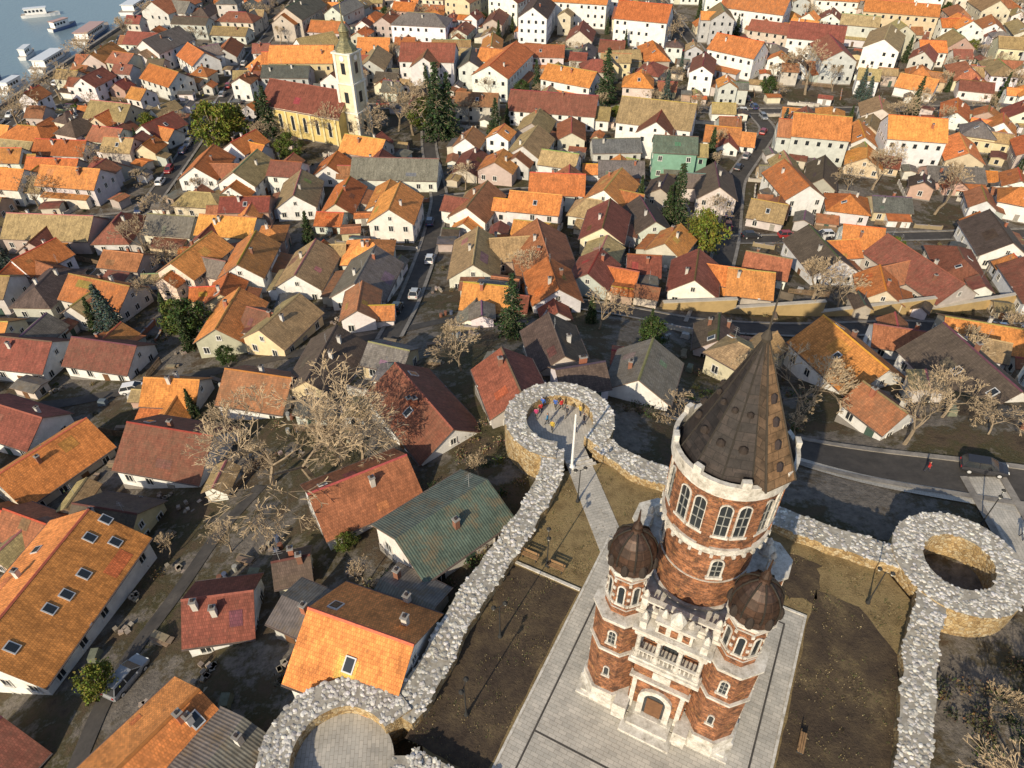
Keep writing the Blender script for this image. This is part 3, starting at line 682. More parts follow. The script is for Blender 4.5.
for a in (-1,1):
    for b in (-1,1):
        c=(a*4.2,b*4.2)
        bands=((7.35,2.2,.3),(11.0,2.1,.2),(11.3,2.25,.3))
        if b<0: bands+=((12.2,TR+.08,.12),(15.4,TR+.1,.15),(15.85,TR+.22,.3),(16.2,TR+.35,.25))
        for z,r,h in bands: m.lathe(c,[(r-.12,z),(r,z+.08),(r,z+h)],8,WS,a0=P8)
        for k in range(8):
            an=k*math.pi/4
            px,py=c[0]+1.6*math.cos(an),c[1]+1.6*math.sin(an)
            if b<0: arch_win(m,c,TR*math.cos(P8)+.01,an,12.9,.42,1.9,.1,.07,False)
            if (abs(px)>abs(c[0]) or abs(py)>abs(c[1])) and k%2==0:
                arch_win(m,c,2.0*math.cos(P8)+.01,an,8.6,.5,1.5,.12,.08); arch_win(m,c,2.0*math.cos(P8)+.01,an,4.1,.36,1.1,.08,.08,False)
        if b<0:
            for k in range(8):
                an=P8+k*math.pi/4
                for j in range(4): m.box((c[0]+(TR-.04)*math.cos(an),c[1]+(TR-.04)*math.sin(an),12.8+j*.8),(.2,.2,.28),WS,rot=an)
        else: m.lathe(c,[(.5,11.6),(.5,12.6),(.7,12.7),(.2,13.3),(.3,13.6),(.05,14)],8,WS,a0=P8)
for k in range(4):
    old=m.xf; m.xf=Matrix.Rotation(k*math.pi/2,4,'Z')
    m.box((0,-4.7,12.52),(5.2,.34,.22),WS); m.box((0,-4.7,13.5),(5.2,.4,.18),WS)
    for i in range(11): m.lathe((-2.4+i*.48,-4.7),[(.07,12.66),(.13,12.9),(.06,13.15),(.1,13.42)],6,WS)
    for s_ in (-2.6,2.6): m.box((s_,-4.7,13.1),(.45,.5,1.3),WS); m.lathe((s_,-4.7),[(.1,13.75),(.24,14.0),(.2,14.2),(.05,14.5)],8,WS)
    if k!=0:
        for u in (-1.3,1.3): arch_win(m,(u,0),4.61,-math.pi/2,8.6,.8,2.4); arch_win(m,(u,0),4.61,-math.pi/2,3.6,.8,2.2)
    m.xf=old
m.obj("stone_trim",T)
m=MB()
m.box((0,-5.25,7.8),(5.4,1.9,.4),WS); m.box((0,-5.2,8.12),(5.1,1.7,.22),WS)
for s_ in (-2.3,-.8,.8,2.3):
    m.lathe((s_,-5.75),[(.28,8.25),(.28,8.5),(.18,8.6),(.16,10.7),(.26,10.9),(.28,11.05)],12,WS); m.box((s_,-5.75,11.1),(.6,.6,.16),WS)
    m.box((s_,-4.68,9.7),(.35,.16,2.8),WS)
for i in range(14):
    s_=-2.05+i*.315
    if min(abs(s_-q) for q in (-.8,.8))>.3: m.lathe((s_,-5.85),[(.06,8.3),(.1,8.55),(.05,8.8),(.08,9.0)],6,WS)
m.box((0,-5.85,9.08),(4.6,.22,.12),WS)
m.box((0,-4.62,9.6),(1.1,.08,2.5),"glass")
for s_ in (-1.55,1.55): m.box((s_,-4.62,9.8),(.7,.08,1.9),"glass")
m.box((0,-5.3,11.45),(5.3,1.6,.5),WS); m.box((0,-5.3,11.82),(5.7,1.9,.22),WS)
m.box((0,-5.5,12.6),(2.6,.8,1.2),WS); m.box((0,-5.5,13.3),(2.9,1.0,.18),WS)
for s_ in (-2.2,2.2): m.box((s_,-5.7,12.3),(.5,.6,.75),WS); m.lathe((s_,-5.7),[(.12,12.7),(.26,12.95),(.22,13.2),(.05,13.6)],8,WS)
for s_ in (-.95,.95): m.lathe((s_,-5.5),[(.1,13.4),(.28,13.7),(.2,14.0),(.05,14.3)],8,WS)
m.lathe((0,-5.5),[(.55,13.4),(.6,13.9),(.35,14.3),(.08,14.6)],8,WS)
for s_ in (-.85,0,.85): m.box((s_,-5.93,12.6),(.5,.1,.7),"old_brick")
arch_win(m,(0,0),5.76,-math.pi/2,.75,1.7,3.3,.5,.25,False)
m.box((0,-5.8,1.9),(1.3,.06,2.3),"matte",(.16,.08,.04))
for s_ in (-1.9,1.9): m.box((s_,-5.78,3.2),(.35,.18,4.6),WS)
m.box((0,-5.85,5.7),(4.7,.5,.3),WS); m.box((0,-5.85,6.6),(1.4,.2,.9),WS)
m.obj("loggia",T)
for a in (-1,1):
        b=-1; c=(a*4.2,b*4.2); m=MB(); bc=(.075,.043,.03); q=.84
        m.lathe(c,[(2.0*q,16.4),(1.95*q,16.6),(1.82*q,16.85),(1.9*q,17.35),(1.78*q,18.0),(1.42*q,18.6),(.9*q,19.05),(.45*q,19.3),(.3,19.5),(.34,19.75),(.22,20.0),(.1,20.3),(.04,21.3)],16,"bronze_sheet",bc,a0=P8)
        for k in range(8):
            an=P8+k*math.pi/4; pr=[(1.9*q,16.85),(1.96*q,17.35),(1.83*q,18.05),(1.47*q,18.65),(.95*q,19.1),(.45*q,19.36)]
            for (r0,z0),(r1,z1) in zip(pr,pr[1:]): m.tube((c[0]+r0*math.cos(an),c[1]+r0*math.sin(an),z0),(c[0]+r1*math.cos(an),c[1]+r1*math.sin(an),z1),.06,.06,5,"matte",(.03,.025,.02))
            an+=P8; m.lathe((c[0]+1.85*q*math.cos(an),c[1]+1.85*q*math.sin(an)),[(.27,16.5),(.27,17.0),(.18,17.3),(0,17.45)],8,"matte",(.04,.03,.025))
        m.obj("turret_dome",T)
m=MB()
DR=3.5
m.lathe((0,0),[(3.2,12.2),(3.2,19.0)],40,BR); m.lathe((0,0),[(DR,19.5),(DR,24.3)],40,BR)
for k in range(8):
    an=k*math.pi/4; m.box(((DR-.03)*math.cos(an),(DR-.03)*math.sin(an),21.9),(.3,.8,4.8),BR,rot=an)
m.obj("round_shaft",T)
m=MB()
for z,r0,r1,h in ((12.4,3.25,3.4,.35),(15.6,3.22,3.3,.14),(18.9,3.2,DR+.15,.4),(19.3,DR+.18,DR+.18,.25),(24.0,DR,DR+.15,.25),(24.25,DR+.22,DR+.34,.25)): m.lathe((0,0),[(r0,z),(r1,z+.1),(r1,z+h)],40,WS)
for k in range(8):
    an=k*math.pi/4+P8
    for d in (-.165,.165): arch_win(m,(0,0),DR-.01,an+d,20.75,.72,2.7,.09,.08)
    if k%2==0: arch_win(m,(0,0),3.19,an,16.3,.7,1.7,.12,.1)
for k in range(32):
    an=k*math.pi/16; m.box(((DR+.03)*math.cos(an),(DR+.03)*math.sin(an),18.95),(.45,.2,.35),WS,rot=an)
m.lathe((0,0),[(DR+.34,24.5),(DR+.34,25.3)],40,WS,cap=False); m.lathe((0,0),[(DR+.12,25.3),(DR+.12,24.5)],40,WS,cap=False)
m.lathe((0,0),[(DR+.38,25.3),(DR+.38,25.4),(DR+.08,25.4),(DR+.08,25.3)],40,WS,cap=False)
for k in range(8):
    an=k*math.pi/4+P8; m.box(((DR+.22)*math.cos(an),(DR+.22)*math.sin(an),25.55),(.34,.55,.6),WS,rot=an)
m.obj("gallery",T)
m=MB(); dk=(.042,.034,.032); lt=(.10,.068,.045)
pr=[(DR-.02,25.0),(3.15,25.8),(2.75,26.7),(2.15,28.0),(1.35,29.8),(.62,31.6),(.15,32.8)]
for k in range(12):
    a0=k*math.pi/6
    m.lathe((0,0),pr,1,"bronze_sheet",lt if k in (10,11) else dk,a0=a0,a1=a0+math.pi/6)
    for (r0,z0),(r1,z1) in zip(pr,pr[1:]): m.tube((r0*math.cos(a0),r0*math.sin(a0),z0),(r1*math.cos(a0),r1*math.sin(a0),z1),.06,.05,5,"matte",(.035,.03,.025))
    for r,z,s_ in ((2.55,27.1,.28),(1.72,29.0,.2)):
            an=a0+math.pi/12; old=m.xf; m.xf=Matrix.Translation((r*math.cos(an),r*math.sin(an),z))@Matrix.Rotation(an,4,'Z')
            m.lathe((0,0),[(s_,-.1),(s_*.9,s_*.5),(0,s_)],10,"matte",(.04,.03,.025)); m.xf=old
an=math.radians(-36)
ap=(0.05,-.05,33.2); w=1.15
def pz(r,t,z): return (r*math.cos(an)-t*math.sin(an),r*math.sin(an)+t*math.cos(an),z)
B=[pz(4.0,-w,25.3),pz(4.0,w,25.3),pz(.3,w*1.6,25.3),pz(.3,-w*1.6,25.3)]
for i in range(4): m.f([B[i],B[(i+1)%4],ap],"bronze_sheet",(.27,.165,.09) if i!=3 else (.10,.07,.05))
for q in B[:2]: m.tube(q,ap,.08,.05,5,"matte",(.05,.04,.03))
for z in (26.4,27.6,28.8,30.0):
    q=(z-25.3)/7.9; m.lathe(pz(4.0*(1-q),0,0)[:2],[(.26,z-.2),(.2,z+.2),(0,z+.35)],8,"matte",(.04,.03,.03))
m.lathe((0,0),[(.2,32.7),(.32,33.0),(.2,33.3),(.06,33.5),(.035,36.2)],10,"matte",(.06,.05,.04))
m.box((.35,0,35.6),(.7,.03,.4),"matte",(.1,.08,.06))
m.obj("conical_roof",T)
# ---------------------------------------------------------------- trees
def bare_mesh(seed,h,depth,spread=.62,tw=.024,kids=(3,4,4)):
    r=random.Random(seed); m=MB()
    def grow(p,d,l,rad,k):
        c_=(1,.96,.88) if k<=1 else (.62,.6,.58)
        for i in range(2):
            d2=(d+Vector((r.gauss(0,.13),r.gauss(0,.13),r.gauss(0,.07)))).normalized(); q=p+d2*l/2; r2=rad*.82
            m.tube(p,q,rad,r2,5 if k>=depth-1 else 3,"bark",c_); p,d,rad=q,d2,r2
            if k<=0: break
        if k<=0: return
        for j in range(r.choice(kids) if k>1 else 4):
            a=d.orthogonal().normalized(); a=Matrix.Rotation(r.uniform(0,6.28),3,d)@a
            dd=(d+a*r.uniform(.4,1.)*spread*1.5+Vector((0,0,.06))).normalized()
            grow(p,dd,l*r.uniform(.62,.88),max(tw,rad*.6),k-1)
    grow(Vector((0,0,-.3)),Vector((0,0,1)),h*.25,h*.022,depth)
    return m.mesh("bare_tree_mesh",uv=False)
def quadleaf(m,p,s,c,r):
    a=Vector((r.gauss(0,1),r.gauss(0,1),r.gauss(0,1))).normalized(); b=a.orthogonal().normalized(); b=Matrix.Rotation(r.uniform(0,6.28),3,a)@b; d=a.cross(b)
    m.f([p-b*s-d*s*.5,p+b*s-d*s*.5,p+b*s*.8+d*s*.6,p-b*s*.8+d*s*.6],"leaf",c)
def green_mesh(seed,h,w,base,n=70,per=60,ls=.18):
    r=random.Random(seed); m=MB()
    m.tube((0,0,-.3),(0,0,h*.35),h*.03,h*.02,6,"bark")
    for i in range(n):
        t=r.uniform(0,6.28); z=r.random()
        rr=w*math.sin(math.pi*(.15+.8*z))**.7*r.uniform(.35,1.1)
        c=Vector((rr*math.cos(t),rr*math.sin(t),h*(.22+.72*z)))
        if i%4==0: m.tube((0,0,h*(.15+.25*z)),c,h*.01,.03,4,"bark")
        cr=w*r.uniform(.12,.28); k=r.uniform(.5,1.5)
        for j in range(per):
            o=Vector((r.gauss(0,1),r.gauss(0,1),r.gauss(0,.8)))*cr*.6
            cc=tuple(v*k*r.uniform(.75,1.3) for v in base); quadleaf(m,c+o,ls*r.uniform(.6,1.3),cc,r)
    return m.mesh("leafy_tree_mesh",uv=False)
def conifer_mesh(seed,h,w,base,ls=.2):
    r=random.Random(seed); m=MB(); m.tube((0,0,-.3),(0,0,h*.97),h*.022,.02,6,"bark")
    z=h*.07
    while z<h*.98:
        f=1-z/h; n=int(6+7*f)
        for i in range(n):
            t=r.uniform(0,6.28); L=w*(f**.8)*r.uniform(.65,1.12); k=r.uniform(.55,1.4)
            e=Vector((math.cos(t)*L,math.sin(t)*L,z-L*.22)); s_=Vector((0,0,z)); m.tube(s_,e,.03,.012,3,"bark")
            for j in range(int(6+14*f)):
                q=r.uniform(.2,1.05); p=s_.lerp(e,q)+Vector((r.gauss(0,.13),r.gauss(0,.13),r.gauss(0,.1)))*(.5+w*.22)
                quadleaf(m,p,ls*r.uniform(.6,1.2),tuple(v*k*r.uniform(.75,1.3) for v in base),r)
        z+=h*.028
    return m.mesh("conifer_mesh",uv=False)
BT=[bare_mesh(1,12,5,.62,.034),bare_mesh(2,12,5,.75,.034),bare_mesh(5,12,5,.55,.034)]
BIG=bare_mesh(11,17,6,.74,.03,(3,4,4))
GT=[green_mesh(1,9,3.6,(.08,.10,.02)),green_mesh(2,8,3.2,(.13,.145,.025)),green_mesh(3,9,3.0,(.045,.07,.02))]
CT=[conifer_mesh(1,13,3.0,(.035,.06,.025)),conifer_mesh(2,12,3.4,(.055,.085,.075)),conifer_mesh(3,11,2.2,(.035,.055,.02))]
def tree(name,me,x,y,s,w=1): link(name,me,(x,y,gz(x,y)-.1),R.uniform(0,6.28),(s*w*R.uniform(.9,1.1),s*w*R.uniform(.9,1.1),s))
link("bare_tree",BIG,(-23,55.5,terrain(-23,55.5)-.1),.4,(1.35,1.35,1.1)); link("bare_tree",BIG,(-29.5,58,terrain(-29.5,58)-.1),2.9,(1.0,1.0,.9)); link("bare_tree",BIG,(-18,58.5,terrain(-18,58.5)-.1),4.4,(.75,.75,.75))
for x,y,s in ((56,110,1.3),(61,109,1.0),(37,67,1.15),(-7,76,.8),(-30,213,1.8),(-35,216,1.4),(105,161,1.6),(101,250,1.8),(36.5,17,1.0),(45,57,.9),(14,92,.8),(-153,271,1.5),(-152,300,1.5),(-153,330,1.4),(-153,245,1.4),(-154,220,1.4),(20.5,61,.55),(39,20,1.0),(46,14,1.0),(38,25,.6),(-3.5,51,.45),(-14,38.5,.45),(-31,61,.5),(29,65,.7),(51,61,.75),(-52,206,1.3),(-40,207,1.3),(-31,47,.45),(24,52,.4),(95,175,1.3),(68,84,.85),(30,71,.8),(74,92,.9),(34,60,.5),(40,70,.7),(-39,48,.45),(-20,46,.4),(54,57,.5)):
    tree("bare_tree",BT[R.randrange(3)],x,y,s)
for x,y,s,i in ((-86,202,1.8,1),(-83,207,1.5,1),(-26,213,1.3,0),(41,134,1.3,1),(-57,102,1.0,2),(-60,104,.9,0),(-38,31,.55,1),(81,133,.8,0),(21,85,.7,2),(-17,44,.3,0),(-47,91,.5,2),(-62,192,1.0,0)):
    tree("leafy_tree",GT[i],x,y,s)
for x,y,s,i in ((-22,209,1.75,0),(-19,211,1.5,0),(-73,212,1.2,0),(-76,215,1.0,0),(31,240,1.4,0),(38,150,1.2,0),(0,88,.9,0),(-75,107,.95,1),(-72,104,.8,1),(55,190,1.0,2),(13,95,.5,2),(-63,106,.8,2),(35.5,148,1.0,2),(-5,212,.9,0),(-45,140,.8,2),(-79,109,.7,2),(-57,99,.7,2),(22,91,.5,2),(-48,78,.5,2)):
    tree("conifer_tree",CT[i],x,y,s)
for (x,y,L,hw,an) in TREESPOTS+darts(90,3000,40,420,lambda y:(1.8,.9),.1):
    q=R.random()
    if q<.6: tree("bare_tree",BT[R.randrange(3)],x,y,R.uniform(.55,1.1))
    elif q<.74: tree("leafy_tree",GT[R.randrange(3)],x,y,R.uniform(.45,.9))
    else: tree("conifer_tree",CT[R.randrange(3)],x,y,R.uniform(.5,.95),.85)
m=MB(); rr=random.Random(3)
SH=[(q[0],q[1]) for q in darts(320,5000,22,300,lambda y:(1.2,.6),.05)]
for i in range(110):
    x,y=xy(rr.uniform(-30,-20),rr.uniform(-18,26)); SH.append((x,y))
for i in range(50): SH.append((rr.uniform(14,40),rr.uniform(62,74)))
for i in range(60): SH.append((rr.uniform(34,46),rr.uniform(12,30)))
for x,y in SH:
    a_,b_=st(x,y)
    if abs(a_)<19.6 and abs(b_)<19.6: continue
    if math.dist((x,y),R2)<6.6 or math.dist((x,y),R1)<6.6 or math.dist((x,y),R3)<6.6: continue
    z=terrain(x,y); k=rr.uniform(.6,1.5); b=rr.choice([(.04,.06,.02),(.06,.07,.02),(.13,.10,.05),(.16,.12,.07),(.05,.05,.03)]); s_=rr.uniform(.4,1.0)
    for j in range(80): quadleaf(m,Vector((x+rr.gauss(0,.5*s_),y+rr.gauss(0,.5*s_),z+abs(rr.gauss(.3,.45))*s_)),.1*rr.uniform(.5,1.3),tuple(v*k*rr.uniform(.7,1.3) for v in b),rr)
m.obj("garden_shrubs",uv=False)
m=MB()
for (x,y,L,hw,an) in darts(170,3500,24,150,lambda y:(1.4,.5),.1):
    z=terrain(x,y); t=rr.random()
    if t<.4:
        for i in range(5): m.box((x+rr.gauss(0,.1),y+rr.gauss(0,.1),z+.1+.14*i),(rr.uniform(1.4,2.4),rr.uniform(.5,.8),.1),"matte",jit((.25,.19,.13),.3),rot=an+rr.gauss(0,.1))
    elif t<.55:
        for i in range(3): m.lathe((x+rr.gauss(0,.6),y+rr.gauss(0,.6)),[(.28,z),(.31,z+.4),(.28,z+.85)],10,"matte",rr.choice([(.08,.1,.16),(.2,.09,.06),(.3,.3,.28)]))
    elif t<.7: m.box((x,y,z+.45),(1.5,1.0,1.0),"matte",rr.choice([(.4,.39,.37),(.12,.15,.18),(.16,.17,.12)]),rot=an,top=.75)
    else:
        for i in range(6): m.box((x+rr.gauss(0,.6),y+rr.gauss(0,.6),z+.2),(.5,.4,.4),"matte",jit((.3,.25,.2),.4),rot=rr.random()*3)
m.obj("yard_clutter")
# ---------------------------------------------------------------- street furniture
def lamp(x,y,h=4.6,a=0):
    m=MB(); m.lathe((0,0),[(.2,0),(.2,.15),(.12,.3),(.09,.9),(.06,1.0),(.045,h)],10,"matte",(.03,.03,.03))
    for sg in (-1,1):
        m.tube((0,0,h-.1),(sg*.45,0,h+.1),.03,.025,6,"matte",(.03,.03,.03)); m.lathe((sg*.5,0),[(.08,h-.12),(.17,h+.12),(.17,h+.16)],8,"paint",(.7,.7,.65)); m.lathe((sg*.5,0),[(.22,h+.16),(.1,h+.3),(.02,h+.4)],8,"matte",(.03,.03,.03))
    o=m.obj("street_lamp"); o.location=(x,y,gz(x,y)); o.rotation_euler=(0,0,a)
for x,y in ((3.2,38),(-3.5,24.5),(31,34.2),(-1,31),(6.5,45.5),(46.5,44),(56,48),(24,42)): lamp(x,y,a=R.uniform(0,3))
m=MB(); m.lathe((0,0),[(.35,0),(.35,.3),(.14,.5),(.10,7.5),(.02,7.7)],12,"paint",(.75,.75,.74)); o=m.obj("white_flagpole"); o.location=(6.2,50,0)
def bench(x,y,a):
    m=MB()
    for i in range(3): m.box((0,-.15+i*.15,.45),(1.6,.12,.05),"matte",(.3,.18,.09))
    for i in range(2): m.box((0,.27,.62+i*.17),(1.6,.04,.12),"matte",(.3,.18,.09))
    for s_ in (-.65,.65): m.box((s_,0,.22),(.07,.45,.44),"matte",(.04,.04,.04)); m.box((s_,.25,.6),(.07,.06,.5),"matte",(.04,.04,.04))
    o=m.obj("park_bench"); o.location=(x,y,gz(x,y)+.01); o.rotation_euler=(0,0,a)
for s_,t_,a in ((-12,3.6,0),(-14.6,3.6,0),(10.6,-2,math.pi/2)):
    x,y=xy(s_,t_,TC); bench(x,y,TH+a)
# ---------------------------------------------------------------- cars
def carmesh(col):
    m=MB()
    st_=[(-2.1,.72,.35,.62),(-2.0,.84,.25,.82),(-1.3,.88,.2,.92),(.7,.88,.2,.92),(1.6,.86,.2,.80),(2.05,.76,.25,.66),(2.12,.68,.35,.55)]
    def ringp(x,w,z0,z1): return [(x,-w*.92,z0),(x,-w,(z0+z1)/2),(x,-w*.93,z1-.03),(x,-w*.7,z1),(x,w*.7,z1),(x,w*.93,z1-.03),(x,w,(z0+z1)/2),(x,w*.92,z0)]
    RR=[ringp(*s_) for s_ in st_]
    for a,b in zip(RR,RR[1:]):
        for i in range(8): j=(i+1)%8; m.f([a[i],b[i],b[j],a[j]][::-1],"paint",col)
    m.f(RR[0],"paint",col); m.f(RR[-1][::-1],"paint",col)
    x0,x1,X0,X1=(-1.95,1.2,-1.55,.45) ; zt=1.43
    b=[(x0,-.78,.9),(x1,-.78,.88),(x1,.78,.88),(x0,.78,.9)]; t=[(X0,-.6,zt),(X1,-.6,zt),(X1,.6,zt),(X0,.6,zt)]
    for i in range(4): j=(i+1)%4; m.f([b[i],b[j],t[j],t[i]],"glass")
    m.f(t,"paint",col); m.box(((X0+X1)/2,0,zt+.015),(X1-X0-.05,1.15,.05),"paint",col)
    for i in range(4): m.tube(b[i],t[i],.045,.04,5,"paint",col)
    for sg in (-1,1): m.tube((-.5,sg*.79,.9),(-.5,sg*.61,zt),.05,.045,5,"paint",col)
    for x in (-1.3,1.32):
        for sg in (-1,1):
            m.xf=Matrix.Translation((x,sg*.72,.31))@Matrix.Rotation(math.pi/2*sg*-1,4,'X'); m.lathe((0,0),[(.31,-.02),(.31,.18),(.2,.2)],14,"rubber"); m.lathe((0,0),[(.19,.2),(.17,.215)],10,"paint",(.5,.5,.5)); m.xf=Matrix.Identity(4)
    for sg in (-1,1): m.box((2.06,sg*.55,.62),(.1,.28,.12),"paint",(.8,.8,.75)); m.box((-2.06,sg*.6,.7),(.08,.22,.14),"paint",(.4,.02,.02)); m.box((.55,sg*.95,.95),(.12,.18,.1),"paint",col)
    return m.mesh("car_mesh")
CM=[carmesh(c) for c in ((.7,.7,.7),(.03,.03,.035),(.25,.26,.28),(.3,.03,.03),(.04,.06,.14),(.5,.5,.48))]
def car(x,y,a,i=None):
    z=terrain(x,y)+.1; o=link("parked_car",CM[i if i is not None else R.choice((0,0,1,1,2,2,3,4,5))],(x,y,z),a,1.05)
    dz=(terrain(x+2*math.cos(a),y+2*math.sin(a))-terrain(x-2*math.cos(a),y-2*math.sin(a)))/4; o.rotation_euler=(0,-math.atan(dz),a)
for x,y,a,i in ((50.5,51.4,-.4,1),(83,106,1.4,2),(87,106,1.4,0),(91,106.3,1.4,0),(95,106.4,1.5,2),(-20.5,104,1.5,1),(-18,110,1.5,5),(-17,128,1.55,0),(-19.2,150,1.6,4),(-36,32,1.2,2),(-62,87.5,.1,0)): car(x,y,a,i)
for (p,q,n,off) in (((50,143),(60,180),3,1.2),((60,180),(80,218),4,1.2),((80,218),(75,289),6,-1.2),((-95,203),(-101,289),8,1.1),((-160,200),(-160,400),22,2.2),((-92,161),(-95,203),4,1.1),((-98,240),(-27,238),7,1.2),((20,236),(80,234),6,-1.2),((0,300),(75,298),8,1.4),((-100,302),(0,300),9,-1.4),((50,143),(90,148),4,1.1)):
    for i in range(n):
        u=(i+R.uniform(.1,.9))/n; a=math.atan2(q[1]-p[1],q[0]-p[0]); car(p[0]+(q[0]-p[0])*u-math.sin(a)*off,p[1]+(q[1]-p[1])*u+math.cos(a)*off,a+(math.pi if R.random()<.5 else 0))
# ---------------------------------------------------------------- boats
def boat(x,y,L,w,a,deck):
    m=MB(); N=8; S=[]
    for i in range(N+1):
        u=i/N; ww=w/2*(1-max(0,(u-.55)/.45)**2.2)*(.85 if i==0 else 1); S.append((-L/2+L*u,max(ww,.02),1.3+.5*max(0,u-.6)))
    for a_,b_ in zip(S,S[1:]):
        for sg in (-1,1):
            p=[(a_[0],sg*a_[1]*.75,-.5),(b_[0],sg*b_[1]*.75,-.5),(b_[0],sg*b_[1],b_[2]),(a_[0],sg*a_[1],a_[2])]; m.f(p if sg<0 else p[::-1],"paint",(.7,.7,.7) if deck else (.1,.15,.3))
        m.f([(a_[0],-a_[1],a_[2]-.1),(b_[0],-b_[1],b_[2]-.1),(b_[0],b_[1],b_[2]-.1),(a_[0],a_[1],a_[2]-.1)],"matte",(.35,.3,.25))
    m.f([(S[0][0],-S[0][1],1.3),(S[0][0],S[0][1],1.3),(S[0][0],S[0][1]*.75,-.5),(S[0][0],-S[0][1]*.75,-.5)],"paint",(.6,.6,.6))
    m.box((-L*.1,0,2.4),(L*.55,w*.7,2.4),"paint",(.75,.75,.74)); m.box((-L*.1,0,3.75),(L*.6,w*.78,.2),"paint",(.5,.25,.15) if not deck else (.7,.7,.7))
    for i in range(int(L*.5/1.6)):
        for sg in (-1,1): m.box((-L*.34+i*1.6,sg*w*.36,2.6),(1.0,.08,.9),"glass")
    o=m.obj("river_boat"); o.location=(x,y,-32.2); o.rotation_euler=(0,0,a)
for b in ((-179,292,26,7,1.55,1),(-180,330,30,8,1.6,0),(-178,262,14,4,1.5,1),(-193,300,12,3.5,1.7,1),(-198,340,14,4,1.2,0),(-179,375,28,8,1.57,1),(-218,360,16,4,.4,1),(-190,270,9,3,1.6,0),(-178,240,12,4,1.5,1)): boat(*b)
# ---------------------------------------------------------------- people
def person(x,y,z,a,jacket,trouser,hair,stride=.12,arm=.15,hgt=1.72):
    k=hgt/1.72
    vs=[];rad=[];ed=[]
    def v(p,r): vs.append((p[0]*k,p[1]*k,p[2]*k)); rad.append(r if isinstance(r,tuple) else (r,r)); return len(vs)-1
    pel=v((0,0,.95),(.12,.16));sp=v((0,0,1.15),(.11,.15));ch_=v((0,0,1.36),(.12,.17));nk=v((0,0,1.49),.055);hd=v((.015,0,1.6),.095);ht=v((.01,0,1.68),.07)
    ed+=[(pel,sp),(sp,ch_),(ch_,nk),(nk,hd),(hd,ht)]
    for sg in (-1,1):
        s_=stride*sg
        hp=v((0,sg*.1,.88),.085);kn=v((s_*.6+.03,sg*.11,.48),.06);an_=v((s_*1.3,sg*.11,.09),.045);to=v((s_*1.3+.17,sg*.12,.04),.035)
        ed+=[(pel,hp),(hp,kn),(kn,an_),(an_,to)]
        sh=v((0,sg*.19,1.4),.06);el=v((-arm*sg*.4,sg*.25,1.12),.045);wr=v((arm*(1 if sg>0 else .3)+.05,sg*.24,.9),.032);ha=v((arm*(1 if sg>0 else .3)+.09,sg*.235,.81),.03)
        ed+=[(ch_,sh),(sh,el),(el,wr),(wr,ha)]
    me=bpy.data.meshes.new("p"); me.from_pydata(vs,ed,[]); o=bpy.data.objects.new("p",me); col0.objects.link(o)
    o.modifiers.new("s",'SKIN')
    for i,sv in enumerate(me.skin_vertices[0].data): sv.radius=rad[i]; sv.use_root=(i==0)
    o.modifiers.new("u",'SUBSURF').levels=2
    dg=bpy.context.evaluated_depsgraph_get(); me2=bpy.data.meshes.new_from_object(o.evaluated_get(dg)); bpy.data.objects.remove(o)
    ca=me2.color_attributes.new("Col",'FLOAT_COLOR','CORNER'); me2.materials.clear(); me2.materials.append(MATS["matte"])
    for p in me2.polygons:
        p.use_smooth=True; c=p.center/k
        if c.z>1.64 or (c.z>1.53 and c.x<-.02): q=hair
        elif c.z>1.47: q=(.5,.3,.22)
        elif c.z<.1: q=(.03,.03,.03)
        elif abs(c.y)>.2 and c.z<.88: q=(.5,.3,.22)
        elif c.z>.86 : q=jacket
        else: q=trouser
        for li in p.loop_indices: ca.data[li].color=(*q,1)
    me2.name="person"; link("person",me2,(x,y,z),a,1)
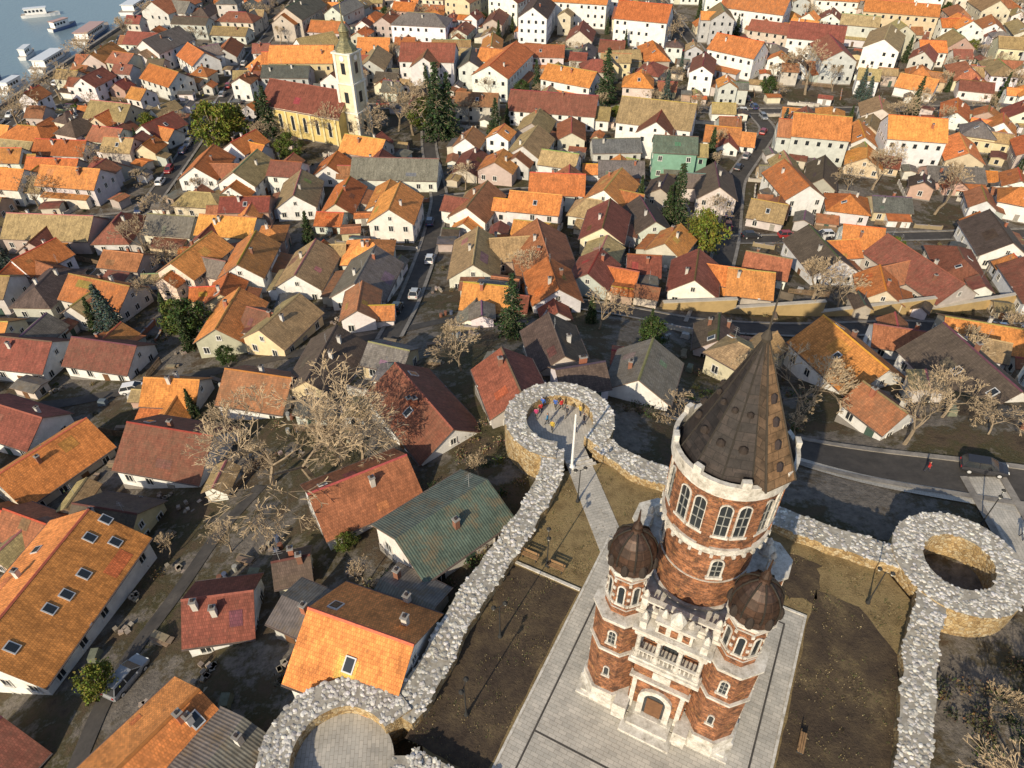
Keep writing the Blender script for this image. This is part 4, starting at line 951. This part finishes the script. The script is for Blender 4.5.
JK=[(.55,.04,.04),(.05,.12,.4),(.06,.06,.07),(.5,.35,.05),(.03,.18,.35),(.45,.05,.15),(.6,.6,.6)]
for i,(x,y,a) in enumerate(((3.2,58.2,2.0),(4.9,58.9,1.2),(6.1,57.6,3.9),(7.6,57.8,.4),(3.9,56.4,2.8),(2.7,57.4,1.5),(6.9,55.2,5.3),(5.6,58.8,2.2),(3.5,59.0,.9),(7.9,56.4,5.8),(4.4,55.4,4.4))):
    person(x,y,.03,a,JK[i%7],[(.04,.05,.09),(.05,.05,.05),(.1,.09,.08)][i%3],[(.05,.03,.02),(.15,.09,.04),(.02,.02,.02)][i%3],stride=.05+.09*(i%3),arm=.05+.1*(i%3),hgt=1.6+.05*(i%5))
for x,y,a in ((49.2,42,1.2),(50.0,42.4,1.2),(45,52,-.5)): person(x,y,terrain(x,y)+.12,a,R.choice(JK),(.05,.05,.07),(.06,.04,.02),.2,.2)
# ---------------------------------------------------------------- light, sky, camera
w=bpy.data.worlds.new("World"); sc.world=w; w.use_nodes=True; nt=w.node_tree; bg=nt.nodes["Background"]
sky=nt.nodes.new("ShaderNodeTexSky"); sky.sky_type='NISHITA'; sky.sun_disc=False
EL=math.radians(28); sd=Vector((-.50,-.87,0)).normalized()
sky.sun_elevation=EL; sky.sun_rotation=math.atan2(sd.x,sd.y)
nt.links.new(sky.outputs[0],bg.inputs[0]); bg.inputs[1].default_value=.145
sun=bpy.data.lights.new("sun",'SUN'); sun.energy=5.0; sun.angle=math.radians(.5); sun.color=(1,.86,.63)
so=bpy.data.objects.new("sun",sun); col0.objects.link(so)
v=Vector((sd.x*math.cos(EL),sd.y*math.cos(EL),math.sin(EL))); so.rotation_euler=v.to_track_quat('Z','Y').to_euler()
cam=bpy.data.cameras.new("camera"); co=bpy.data.objects.new("camera",cam); col0.objects.link(co); sc.camera=co
cam.sensor_width=36; cam.lens=36*710/1024; cam.clip_end=8000; cam.clip_start=.5
co.location=(0,0,55); co.rotation_euler=(math.radians(90-41),0,0)
sc.view_settings.view_transform='Standard'; sc.view_settings.look='None'; sc.view_settings.exposure=0
